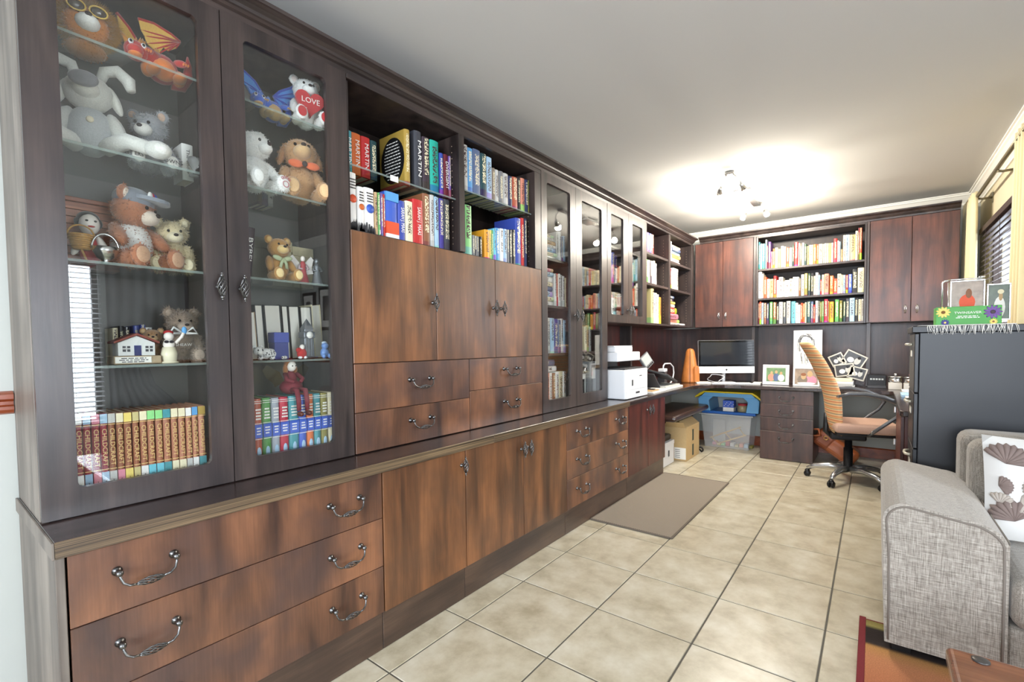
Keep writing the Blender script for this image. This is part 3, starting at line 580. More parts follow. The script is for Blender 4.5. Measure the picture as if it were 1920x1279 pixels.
def bookmat(name, printed):
    m, nt, b = newmat(name); N = nt.nodes.new; L = nt.links.new
    oi = N('ShaderNodeObjectInfo'); b.inputs['Roughness'].default_value = 0.45; b.inputs['Coat Weight'].default_value = 0.1
    if not printed:
        L(oi.outputs['Color'], b.inputs['Base Color']); return m
    tc = N('ShaderNodeTexCoord'); sx = N('ShaderNodeSeparateXYZ'); L(tc.outputs['Generated'], sx.inputs[0])
    def math_(op, a, v):
        q = N('ShaderNodeMath'); q.operation = op
        for k, z in enumerate((a, v)):
            if isinstance(z, (int, float)): q.inputs[k].default_value = z
            else: L(z, q.inputs[k])
        return q.outputs[0]
    rnd = oi.outputs['Random']
    # lettering: fine broken noise inside a title panel whose place differs per book
    ml = math_('MULTIPLY', rnd, 91.0); cmb = N('ShaderNodeCombineXYZ')
    L(math_('ADD', math_('MULTIPLY', sx.outputs[1], 4.0), ml), cmb.inputs[0]); L(math_('MULTIPLY', sx.outputs[2], 26.0), cmb.inputs[1]); L(ml, cmb.inputs[2])
    n = N('ShaderNodeTexNoise'); n.inputs['Scale'].default_value = 1.6; n.inputs['Detail'].default_value = 1; L(cmb.outputs[0], n.inputs['Vector'])
    ink = math_('GREATER_THAN', n.outputs[0], 0.50)
    inw = math_('LESS_THAN', math_('ABSOLUTE', math_('SUBTRACT', sx.outputs[1], 0.5), 0), 0.27)
    ctr = math_('ADD', math_('MULTIPLY', rnd, 0.18), 0.5); inh = math_('LESS_THAN', math_('ABSOLUTE', math_('SUBTRACT', sx.outputs[2], ctr), 0), 0.34)
    msk = math_('MULTIPLY', math_('MULTIPLY', ink, inw), inh)
    bw = N('ShaderNodeRGBToBW'); L(oi.outputs['Color'], bw.inputs[0]); dk = math_('GREATER_THAN', bw.outputs[0], 0.32)
    pc = N('ShaderNodeMix'); pc.data_type = 'RGBA'; pc.inputs[6].default_value = C(236, 226, 190); pc.inputs[7].default_value = C(70, 52, 52); L(dk, pc.inputs[0])
    # a picture or publisher panel low on the spine, and a head band
    fr = math_('FRACT', math_('MULTIPLY', rnd, 7.31), 0); lowh = math_('LESS_THAN', sx.outputs[2], math_('MULTIPLY', fr, 0.22))
    hs = N('ShaderNodeHueSaturation'); L(oi.outputs['Color'], hs.inputs['Color']); L(math_('ADD', math_('MULTIPLY', fr, 0.5), 0.25), hs.inputs['Hue']); hs.inputs['Value'].default_value = 0.8
    m1 = N('ShaderNodeMix'); m1.data_type = 'RGBA'; L(lowh, m1.inputs[0]); L(oi.outputs['Color'], m1.inputs[6]); L(hs.outputs[0], m1.inputs[7])
    m2 = N('ShaderNodeMix'); m2.data_type = 'RGBA'; L(msk, m2.inputs[0]); L(m1.outputs[2], m2.inputs[6]); L(pc.outputs[2], m2.inputs[7])
    L(m2.outputs[2], b.inputs['Base Color']); return m
M_BOOK = bookmat('printed book cover', True); M_COVER = bookmat('plain book cover', False)
def unit_book(pages_in):
    """spine at x=0 (rounded), fore-edge at x=-1, thickness y, height z"""
    m = MB(); a = .5
    sp = [(-.02-.03*(1-cos(t)), a*sin(t)) for t in [-pi/2+pi*i/6 for i in range(7)]]
    sp = [(-.05+.05*cos(t), a*sin(t)) for t in [-pi/2+pi*i/6 for i in range(7)]]
    inn = [(-.075, .41), (-.075, -.41)]
    poly = [(-1, -.41), (-1, -.5)]+sp+[(-1, .5), (-1, .41)]+inn
    k = len(poly); vs = [(x, y, 0) for x, y in poly]+[(x, y, 1) for x, y in poly]
    fs = [(i, (i+1) % k, (i+1) % k+k, i+k) for i in range(k)]
    for o in (0, k):
        fs += [(o+0, o+1, o+2, o+k-1), (o+k-4, o+k-3, o+k-2, o+k-5) if False else (o+8, o+9, o+10, o+11), tuple(o+i for i in (2, 3, 4, 5, 6, 7, 8, 11, 12))]
    m.add(vs, fs, 0)
    if pages_in: m.box(-.975, -.07, -.42, .42, .012, .985, 1)
    return m
ME_BK = mesh_of(unit_book(True), 'book', [M_BOOK, M_PAGES])
ME_CV = mesh_of(unit_book(False), 'book_cover', [M_BOOK])
ME_CVP = mesh_of(unit_book(False), 'book_cover_plain', [M_COVER])
ME_PG = mesh_of(MB().box(-.975, -.07, -.42, .42, .012, .985), 'pages', [M_PAGES])
ME_PGW = mesh_of(MB().box(-.985, -.07, -.43, .43, .012, .985), 'white_pages', [M_PAGESW])
NBOOK = [0]
def put_in(o, p, Mw):
    """parent o to p, keeping o in world coordinates; Mw is p's world matrix"""
    o.parent = p; o.matrix_parent_inverse = Mw.inverted()
def book(a0, a1, z, h, at, dep, col, label, group, face='x', near=False, plain=False, flip=False, lean=0.0, lying=False, whitepages=False):
    """a book standing on z between a0 and a1 along the shelf with its spine at `at`"""
    rgb = PAL[col]; j = random.uniform(.93, 1.05)
    me = (ME_CVP if plain else ME_CV) if near else ME_BK
    o = bpy.data.objects.new('book', me); COL.objects.link(o)
    o.color = tuple(min(1, c*j) for c in C(*rgb)[:3])+(1,)
    w = max(.004, a1-a0-.0006); mid = (a0+a1)/2
    rz = (0 if face == 'x' else -pi/2)
    if lying:            # thickness is vertical: z..z+h, the long side along a0..a1
        o.scale = (dep, h-.0006, a1-a0); o.rotation_euler = (pi/2, 0, rz)
        o.location = (at, a1, z+h/2) if face == 'x' else (a1, at, z+h/2)
    else:
        o.scale = (dep, w, h); o.rotation_euler = (lean, 0, rz+(pi if flip else 0))
        o.location = ((at-(dep if flip else 0), mid, z) if face == 'x' else (mid, at, z))
    tag(o, label, 'book', group)
    if near:
        p = bpy.data.objects.new('pages', ME_PGW if whitepages else ME_PG); COL.objects.link(p); p.parent = o
    NBOOK[0] += 1
    return o
def mw(o): return Matrix.LocRotScale(o.location, o.rotation_euler, o.scale)
def lab(col, i, where): return f"{SAY.get(col, col)} book, {ORD[i]} from left on {where}"
def row(items, z, at, dep, where, group, face='x', near=False, start=0, lo=None, hi=None):
    out = []
    for i, it in enumerate(items):
        a0, a1, h, col = it[:4]
        if lo: a0 = max(a0, lo)
        if hi: a1 = min(a1, hi)
        o = book(a0, a1, z, h, at-random.uniform(0, .006)*(1 if face == 'x' else -1), dep*random.uniform(.92, 1), col, lab(col, i+start, where), group, face, near, plain=len(it) > 4)
        if len(it) > 4:
            t_ = text(it[4], min(.8*(a1-a0), .03), (0, 0, 0), SPINE, M_INKW, width=h*.62); t_.location = (at+.0008, (a0+a1)/2, z+h*.52); put_in(t_, o, mw(o))
        out.append(o)
    return out
def stack(items, z, at, dep, where, group, face='x'):
    for i, (a0, a1, th, col) in enumerate(items):
        book(a0, a1, z, th, at-random.uniform(0, .02)*(1 if face == 'x' else -1), dep, col, f"{SAY.get(col, col)} book lying {ORD[i]} from bottom of pile {where}", group, face, lying=True); z += th
    return z
def sheet(parent, name, mat, x0, x1, y0, y1, z0, z1, M_=None):
    o = MB().box(x0, x1, y0, y1, z0, z1).build(name, mat, None); put_in(o, parent, M_ or mw(parent)); return o
# open bookcase, left bay
g_ = 'books in the open double bookcase'; wU = 'the upper left open shelf'; wL = 'the lower left open shelf'
row([(1.178, 1.229, .18, 'navy')]+ROWS['BLU'], 2.0145, -1.862, .15, wU, g_, near=True)
bl = row(ROWS['BLU2'], 2.0145, -1.79, .20, wU, g_, near=True, start=5, hi=1.8135)
gb = bl[0]; gb['label'] = 'thick gold book with a black oval of print on its cover'
ov = [(-1.892+.088*cos(2*pi*i/28), 2.148+.112*sin(2*pi*i/28)) for i in range(28)]
e_ = MB().prism(ov, ROWS['BLU2'][0][0]-.0006, ROWS['BLU2'][0][0]+.0002, 1).build('cover_oval', M_BLACK, None); put_in(e_, gb, mw(gb))
o_ = print_lines(12, .125, .0155, .0045, (-1.892, ROWS['BLU2'][0][0]-.0012, 2.234), FACEY, M_INKW, name='cover_print', shape=lambda k: .55+.45*sin(pi*(k+1)/13)); put_in(o_, gb, mw(gb))
bl = row(ROWS['BLL'], 1.7355, -1.775, .18, wL, g_, near=True, hi=1.8135)
for k, (c_, zz) in enumerate((('vermilion', .55), ('orange', .56), ('royalblue', .55))):
    b_ = bl[k]; a0, a1, h = ROWS['BLL'][k][:3]; b_.data = ME_CVP
    b_['label'] = ('tallest white book with a red disc on its spine', 'white book with an orange disc on its spine', 'white book with a blue disc on its spine')[k]
    r_ = .38*(a1-a0); md = MB().lathe([(.0003, 0), (r_, 0), (r_, .0008), (.0003, .0008)], 20, T=Matrix.Translation((-1.7748, (a0+a1)/2, 1.7355+h*zz)) @ ROTX)
    d_ = md.build('spine_disc', P('disc '+c_, C(*PAL[c_]), .5, noise=.5, nscale=90), None); put_in(d_, b_, mw(b_))
    sil = MB(); rnd = random.Random(k)
    for q in range(7): yy = a0+(a1-a0)*(.12+.125*q); sil.prism([(yy-.006, 1.738), (yy+.006, 1.738), (yy+.003, 1.745+h*rnd.uniform(.03, .2)), (yy-.003, 1.745+h*rnd.uniform(.03, .2))], -1.7748, -1.7741, 0)
    d_ = sil.build('spine_picture', M_DARKGREY, None); put_in(d_, b_, mw(b_))
    o_ = print_lines(4, (a1-a0)*.7, .012, .005, (-1.7745, (a0+a1)/2, 1.7355+h*.88), FACEX, M_INKK, name='spine_print', seed=k); put_in(o_, b_, mw(b_))
b_ = bl[7]; a0, a1, h = ROWS['BLL'][7][:3]; b_.data = ME_CVP; b_['label'] = 'wide blue book with pale blue, red and white bands'
for (q0, q1, c_) in ((.8, .985, 'skyblue'), (.1, .36, 'vermilion'), (.012, .1, 'white')):
    sheet(b_, 'spine_band', P('band '+c_, C(*PAL[c_]), .5), -1.80, -1.7742, a0+.0008, a1-.0008, 1.7355+h*q0, 1.7355+h*q1)
# right bay
row(ROWS['BRU'], 2.0825, -1.775, .17, 'the upper right open shelf', g_, near=True, lo=1.86, hi=2.505)
row(ROWS['BRL'], 1.7355, -1.775, .18, 'the lower right open shelf', g_, near=True, lo=1.86, hi=2.505)
o = MB().box(-1.7648, -1.764, 1.39, 1.435, 1.996, 2.022).build('price_sticker', M_PAPER, cabB)
# the children's set: maroon and brown spines with pastel caps and labels
caps = ['white', 'paleblue', 'pink', 'paleblue', 'palegrey', 'cream', 'yellow', 'khaki', 'cream', 'palegreen', 'palegreen', 'teal', 'cream', 'cream', 'white', 'skyblue', 'gold']
lbl_ = ['white', 'paleblue', 'pink', 'paleblue', 'palegrey', 'pink', 'yellow', 'khaki', 'white', 'cyan', 'cyan', 'teal', 'cream', 'cream', 'palegrey', 'white', 'teal']
PM = {k: P('print '+k, C(*v), .55, noise=.12, nscale=150) for k, v in PAL.items()}
for i, (a0, a1, h, col) in enumerate(ROWS['A1B']):
    a0, a1 = a0+.0005, a1-.0003
    b_ = book(a0, a1, .7965, h-.012, -1.80, .18, 'crimson' if col == 'red' else 'brown', f"{'maroon' if col=='red' else 'brown'} encyclopedia with {SAY.get(caps[i], caps[i])} cap, {ORD[i]} from left in the set", "children's encyclopedia set", near=True, plain=True)
    if col == 'red': b_.color = C(150, 40, 58)
    else: k = i/17; b_.color = C(138+50*k, 84+44*k, 58+42*k)
    H = h-.012
    sheet(b_, 'spine_cap', PM[caps[i]], -1.803, -1.7992, a0+.0004, a1-.0004, .7965+H*.885, .7965+H*.995)
    sheet(b_, 'spine_label', PM[lbl_[i]], -1.803, -1.7992, a0+.0004, a1-.0004, .7965+H*.10, .7965+H*.31)
    sheet(b_, 'spine_foot', PM[['yellow', 'white', 'palegreen', 'yellow', 'paleblue'][i % 5]], -1.803, -1.7992, a0+.0004, a1-.0004, .7965+H*.01, .7965+H*.09)
    for q in (.865, .335): sheet(b_, 'gold_line', M_GOLD, -1.803, -1.7990, a0+.0006, a1-.0006, .7965+H*q, .7965+H*(q+.008))
    t_ = text('CHILDCRAFT', .016, (0, 0, 0), SPINE, M_GOLD, width=H*.44); t_.location = (-1.799, (a0+a1)/2, .7965+H*.60); put_in(t_, b_, mw(b_))
    t_ = text(str(i+1), .008, (0, 0, 0), FACEX, M_INKK, name='volume_number'); t_.location = (-1.7985, (a0+a1)/2, .7965+H*.2); put_in(t_, b_, mw(b_))
for i, (a0, a1, h, col) in enumerate(ROWS['A2B']):
    H = h-.004
    b_ = book(a0, a1, .7965, H, -1.80, .18, col, f"{SAY.get(col, col)} storybook with a blue label, {ORD[i]} from the left below the fairy doll", 'storybooks on the bottom display shelf', near=True, plain=True)
    sheet(b_, 'spine_label', PM['royalblue'], -1.803, -1.7992, a0+.001, a1-.001, .7965+H*.42, .7965+H*.62)
    for q in (.40, .63, .93, .96): sheet(b_, 'pale_line', PM['white'], -1.803, -1.7991, a0+.001, a1-.001, .7965+H*q, .7965+H*(q+.008))
    o_ = print_lines(4, (a1-a0)*.7, .0115, .006, (-1.7990, (a0+a1)/2, .7965+H*.84), FACEX, M_INKW, name='spine_print', seed=i); put_in(o_, b_, mw(b_))
    o_ = print_lines(3, (a1-a0)*.6, .0105, .005, (-1.7990, (a0+a1)/2, .7965+H*.565), FACEX, M_INKW, name='spine_print', seed=i+9); put_in(o_, b_, mw(b_))
    md = MB().ell((-1.8, (a0+a1)/2, .7965+H*.2), (.0012, .0085, .022), n=10).build('spine_emblem', PM['paleblue' if col != 'paleblue' else 'navy'], None); put_in(md, b_, mw(b_))
# fore-edges outward on the fourth shelf of the second display door
for i, (a0, a1, h, col) in enumerate(ROWS['A24']):
    book(a0, a1, 1.1905, h, -1.93, .16, col, f"book shelved pages outward, {ORD[i]} from the left behind the clock tower", 'books shelved pages outward', near=True, plain=True, flip=True, lean=-.05, whitepages=True)
for i, (a0, a1, h, col) in enumerate(ROWS['A14']):
    book(a0, a1, 1.1905, h, -2.0, .10, col, f"small {SAY.get(col, col)} book, {ORD[i]} from the left behind the model house", 'small books behind the model house', near=True)
# tall glazed bookcase
g_ = 'books in the tall glazed bookcase'; w3 = 'left glazed door'
z_ = stack([(2.64, 2.88, .03, 'palegrey'), (2.63, 2.89, .025, 'cream'), (2.64, 2.87, .03, 'paleblue'), (2.65, 2.88, .022, 'white'), (2.63, 2.88, .03, 'tan'), (2.66, 2.88, .025, 'palegrey'), (2.65, 2.87, .02, 'cream')], 1.8325, -1.81, .18, 'atop left tall glazed bookcase', g_)
row([(2.895, 2.92, .21, 'palegrey'), (2.922, 2.955, .22, 'white'), (2.957, 2.985, .19, 'slate'), (2.987, 3.02, .2, 'paleblue')], 1.8325, -1.81, .16, 'the top shelf behind the tall glazed doors', g_)
stack([(2.63, 2.85, .035, 'white'), (2.62, 2.85, .03, 'cream'), (2.63, 2.84, .04, 'paleblue'), (2.63, 2.85, .035, 'slate'), (2.64, 2.85, .03, 'cream'), (2.63, 2.84, .04, 'white'), (2.64, 2.85, .03, 'paleblue'), (2.63, 2.84, .025, 'pink')], 1.5085, -1.81, .18, 'on second tall glazed shelf', g_)
row([(2.855, 2.885, .235, 'white'), (2.886, 2.91, .24, 'red'), (2.912, 2.94, .24, 'white'), (2.941, 2.97, .235, 'palegrey'), (2.971, 3.0, .23, 'white'), (3.001, 3.02, .22, 'cream')], 1.5085, -1.81, .17, 'the second shelf behind the tall glazed doors', g_)
row([(2.62, 2.66, .27, 'royalblue'), (2.661, 2.71, .245, 'salmon'), (2.711, 2.76, .25, 'white'), (2.761, 2.80, .25, 'palegrey'), (2.801, 2.85, .25, 'paleblue'), (2.851, 2.90, .245, 'indigo'), (2.901, 2.94, .24, 'slate'), (2.941, 2.98, .25, 'white'), (2.981, 3.02, .24, 'paleblue')], 1.1755, -1.81, .17, 'the third shelf behind the tall glazed doors', g_)
row([(2.62, 2.67, .235, 'white'), (2.671, 2.715, .24, 'crimson'), (2.716, 2.745, .235, 'purple'), (2.746, 2.785, .24, 'salmon'), (2.786, 2.825, .24, 'white'), (2.826, 2.86, .235, 'brown'), (2.861, 2.91, .245, 'white'), (2.911, 2.97, .245, 'cream'), (2.971, 3.02, .24, 'white')], .7965, -1.81, .17, 'the bottom shelf behind the tall glazed doors', g_)
stack([(2.64, 2.90, .04, 'white'), (2.63, 2.89, .045, 'slate')], 1.0425, -1.83, .17, 'on bottom tall glazed shelf', g_)
stack([(3.07, 3.19, .035, c) for c in ('white', 'palegrey', 'white', 'cream', 'white', 'paleblue', 'white', 'palegrey', 'white', 'cream', 'white')], 1.1785, -1.83, .2, 'behind right tall glazed door', g_)
stack([(3.07, 3.30, .03, 'slate'), (3.08, 3.29, .03, 'paleblue'), (3.07, 3.28, .03, 'navy')], 1.8325, -1.83, .2, 'on top right glazed shelf', g_)
row([(3.33, 3.37, .2, 'cream'), (3.371, 3.41, .21, 'tan'), (3.411, 3.45, .2, 'palegrey')], 1.1785, -1.83, .16, 'right tall glazed middle shelf', g_)
# short glazed cabinet
g_ = 'books in the short glazed cabinet'
row([(3.60, 3.63, .24, 'purple'), (3.631, 3.67, .25, 'slate'), (3.671, 3.72, .25, 'tan'), (3.721, 3.79, .26, 'royalblue'), (3.791, 3.85, .27, 'blue'), (3.851, 3.90, .25, 'indigo'), (3.97, 4.02, .24, 'charcoal'), (4.021, 4.06, .25, 'slate'), (4.061, 4.11, .24, 'grey'), (4.111, 4.16, .25, 'navy'), (4.161, 4.20, .24, 'slate'), (4.201, 4.25, .23, 'teal')], 1.7655, -1.81, .17, 'the middle shelf of the short glazed cabinet', g_)
row([(3.60, 3.65, .2, 'white'), (3.651, 3.69, .2, 'paleblue'), (3.691, 3.73, .2, 'white'), (3.731, 3.78, .2, 'skyblue'), (3.781, 3.83, .2, 'white'), (3.831, 3.88, .2, 'palegrey'), (3.96, 4.01, .22, 'vermilion'), (4.011, 4.05, .22, 'salmon'), (4.051, 4.10, .23, 'cream'), (4.101, 4.14, .23, 'tan'), (4.141, 4.18, .23, 'brick'), (4.181, 4.22, .25, 'white')], 1.4385, -1.81, .16, 'the bottom shelf of the short glazed cabinet', g_)
stack([(3.62, 3.84, .03, 'salmon'), (3.61, 3.85, .03, 'vermilion'), (3.62, 3.83, .03, 'white')], 1.6395, -1.83, .15, 'in short glazed cabinet', g_)
row([(3.60, 3.65, .2, 'palegrey'), (3.651, 3.69, .21, 'slate'), (3.691, 3.74, .2, 'grey')], 2.0705, -1.83, .16, 'the top shelf of the short glazed cabinet', g_)
# open corner pigeonholes
g_ = 'books in the open corner pigeonholes'
row([(4.39, 4.43, .19, 'cream'), (4.431, 4.48, .2, 'white'), (4.49, 4.55, .2, 'indigo'), (4.551, 4.60, .2, 'blue'), (4.601, 4.66, .2, 'red')], 2.1255, -1.77, .18, 'the upper left corner pigeonhole', g_)
row([(4.39, 4.42, .22, 'white'), (4.421, 4.46, .23, 'palegreen'), (4.461, 4.52, .23, 'green'), (4.521, 4.56, .23, 'white'), (4.561, 4.61, .23, 'plum'), (4.611, 4.65, .23, 'white'), (4.651, 4.70, .24, 'cream'), (4.701, 4.75, .22, 'white')], 1.8305, -1.77, .18, 'the middle left corner pigeonhole', g_)
row([(4.575, 4.64, .345, 'khaki'), (4.641, 4.68, .31, 'white'), (4.681, 4.73, .31, 'cream'), (4.731, 4.78, .30, 'white'), (4.781, 4.85, .275, 'amber')], 1.4385, -1.76, .26, 'the lower left corner pigeonhole', g_)
row([(5.06, 5.10, .22, 'white'), (5.101, 5.14, .22, 'cream'), (5.141, 5.19, .22, 'white')], 2.1255, -1.77, .18, 'the upper right corner pigeonhole', g_)
stack([(5.21, 5.50, .035, 'white'), (5.20, 5.48, .03, 'cream'), (5.22, 5.49, .04, 'yellow'), (5.21, 5.50, .03, 'paleblue'), (5.20, 5.47, .035, 'slate'), (5.22, 5.48, .03, 'cream')], 2.1255, -1.77, .2, 'in upper right corner pigeonhole', g_)
row([(5.06, 5.10, .22, 'red'), (5.101, 5.14, .23, 'pink'), (5.141, 5.18, .22, 'crimson'), (5.181, 5.23, .23, 'palegrey'), (5.231, 5.29, .24, 'white'), (5.291, 5.35, .24, 'white'), (5.351, 5.41, .24, 'palegrey')], 1.8305, -1.77, .18, 'the middle right corner pigeonhole', g_)
stack([(5.06, 5.66, .025, 'white'), (5.07, 5.48, .04, 'salmon'), (5.07, 5.40, .06, 'pink'), (5.08, 5.40, .07, 'red'), (5.07, 5.32, .035, 'white'), (5.07, 5.31, .03, 'yellow'), (5.06, 5.28, .03, 'navy'), (5.07, 5.27, .03, 'slate')], 1.4385, -1.77, .2, 'in lower right corner pigeonhole', g_)
# three packed shelves on the back wall
g_ = 'books in the open back wall bookcase'
row(ROWS['G1'], 2.0525, 5.885, .17, 'top shelf of back bookcase', g_, 'y', lo=-1.042, hi=-.0915)
row(ROWS['G2'], 1.7275, 5.885, .17, 'middle shelf of back bookcase', g_, 'y', lo=-1.042, hi=-.0915)
row(ROWS['G3'], 1.4385, 5.885, .17, 'bottom shelf of back bookcase', g_, 'y', lo=-1.042, hi=-.0915)

# ---------------------------------------------------------------- soft toys and ornaments in the display cabinet
def plush(name, col, n=.22, sc=260): return P(name, C(*col), .95, sheen=.5, noise=n, nscale=sc, bump=.5)
M_EYE = P('toy eye', C(18, 16, 18), .1); M_NOSE = P('toy nose', C(40, 28, 28), .35)
def E3(rx=0, ry=0, rz=0): return Matrix.Rotation(rz, 3, 'Z') @ Matrix.Rotation(ry, 3, 'Y') @ Matrix.Rotation(rx, 3, 'X')
def part(root, name, mat, ells, label=None, n=14, extra=None):
    m = MB()
    for e in ells: m.ell(e[0], e[1], e[2] if len(e) > 2 else None, n)
    if extra: extra(m)
    o = m.build(name, mat, root, world=False)
    if label: o['label'] = label
    return o
def fur(root, ells, n, L, mat, seed=1, droop=.25, w=.0016, name='fur'):
    """short strands of pile standing on the toy's surface"""
    rnd = random.Random(seed); m = MB(); areas = [e[1][0]*e[1][1]+e[1][1]*e[1][2]+e[1][0]*e[1][2] for e in ells]; tot = sum(areas)
    inv = [(Vector(e[0]), e[1], (e[2].inverted() if len(e) > 2 else None)) for e in ells]
    vs = []; fs = []
    for ei, e in enumerate(ells):
        R = e[2] if len(e) > 2 else Matrix.Identity(3)
        for _ in range(int(n*areas[ei]/tot)):
            d = Vector((rnd.gauss(0, 1), rnd.gauss(0, 1), rnd.gauss(0, 1))).normalized()
            p = Vector(e[0])+R @ Vector([d[i]*e[1][i] for i in range(3)])
            if any(k != ei and sum(((iv[2] @ (p-iv[0]) if iv[2] else (p-iv[0]))[q]/iv[1][q])**2 for q in range(3)) < .9 for k, iv in enumerate(inv)): continue
            nn = (R @ Vector([d[i]/e[1][i] for i in range(3)])).normalized()
            dr = (nn+Vector((rnd.uniform(-.5, .5), rnd.uniform(-.5, .5), rnd.uniform(-.5, .5)-droop))).normalized()
            s_ = dr.orthogonal().normalized()*w; q = p-nn*.0015
            k = len(vs); l_ = L*rnd.uniform(.6, 1.2); vs += [q+s_, q-s_, q+dr*l_]; fs.append((k, k+1, k+2))
    m.add(vs, fs); o = m.build(name, mat, root, world=False, fixn=False); o['kind'] = 'stuff'; return o
GT = 'soft toys in the display cabinet'
def bear(label, loc, H, rz, col, muzz=None, pad=None, ear='round', furn=1500, furl=.007, name='teddy_bear', head=(0, 0, 0), arm=(.17, .25, .25), legs=True, inner=None, cat='soft toy', snout=1.0, body=None, hdrop=0.0, hx=0.0):
    t = thing(name, label, cat, loc, rz, GT)
    m1 = plush(label[:18]+' pile', col); m2 = plush(label[:18]+' muzzle', muzz or col); m3 = plush(label[:18]+' pads', pad or muzz or col); m4 = plush(label[:18]+' inner ear', inner or muzz or col)
    HR = E3(*head); hc = Vector((.04, 0, .70))
    def h(c, r, rot=None): return ((hc+HR @ (Vector(c)-hc)+Vector((hx, 0, -hdrop)))*H, Vector(r)*H, HR @ rot if rot else HR)
    def q(c, r, rot=None): return (Vector(c)*H, Vector(r)*H, rot or Matrix.Identity(3))
    tor = [q((0, 0, .29-hdrop/2), (.20, .21, .28-hdrop/2))]
    part(t, 'torso', plush(label[:18]+' torso', body) if body else m1, tor)
    hd = [h((.04, 0, .70), (.21, .225, .20))]
    part(t, 'head', m1, hd)
    part(t, 'muzzle', m2, [h((.21, 0, .655), (.11*snout, .12, .09))])
    part(t, 'nose', M_NOSE, [h((.21+.10*snout, 0, .70), (.025, .036, .026))], n=10)
    for s_ in (-1, 1):
        part(t, 'eye', M_EYE, [h((.222, s_*.085, .755), (.020, .022, .024))], n=10)
        if ear == 'round':
            ea = h((.01, s_*.19, .86), (.045, .085, .09)); part(t, 'ear', m1, [ea]); part(t, 'inner_ear', m4, [h((.04, s_*.19, .86), (.025, .055, .06))], n=10)
        else:
            ea = h((.02, s_*.225, .68), (.07, .05, .17), E3(s_*.35)); part(t, 'ear', m4, [ea])
        hd.append(ea)
        if arm:
            a = Vector((0, s_*.19, .47)); b = Vector((arm[0], s_*arm[1], arm[2])); d = b-a
            R = d.to_track_quat('Z', 'Y').to_matrix(); ar = q((a+b)/2, (.075, .08, d.length/2+.07), R); part(t, 'arm', m1, [ar]); tor.append(ar)
        if legs:
            lg = q((.22, s_*.19, .10), (.24, .10, .10)); part(t, 'leg', m1, [lg]); ft = q((.43, s_*.20, .125), (.055, .105, .125)); part(t, 'foot', m1, [ft]); tor += [lg, ft]
            part(t, 'foot_pad', m3, [q((.478, s_*.20, .125), (.014, .078, .092))], n=12)
    if furn: fur(t, tor+hd, furn, furl, m1, seed=len(label))
    return t
FACE = -.35     # most toys look out and slightly towards the near end of the room
# top shelf, first door: lion and red dragon
zs = 2.1285
t = bear('shaggy lion soft toy in sunglasses with orange face and white muzzle', (-1.93, .375, zs), .245, -.1, (206, 130, 56), (240, 238, 232), ear='round', furn=700, furl=.006, name='toy_lion', arm=None, legs=False, snout=1.3, inner=(230, 150, 70), hdrop=.36, hx=.12)
mane = plush('lion mane', (176, 128, 48), .4); H = .245
fur(t, [(Vector((.08, 0, .40))*H, Vector((.17, .27, .25))*H)], 6500, .028, mane, 5, droop=.1, w=.0013, name='mane')
for s_ in (-1, 1):
    part(t, 'sunglass_lens', P('amber lens', C(60, 50, 40), .08), [(Vector((.375, s_*.10, .435))*H, Vector((.02, .075, .055))*H, E3(0, .3))])
part(t, 'sunglass_frame', P('gold frame', C(226, 190, 96), .3), [], extra=lambda m: [m.tube([(.38*H, (s_*.10+.085*cos(a))*H, (.44+.065*sin(a))*H) for a in [2*pi*i/14 for i in range(14)]], .0022, 6, closed=True) for s_ in (-1, 1)])
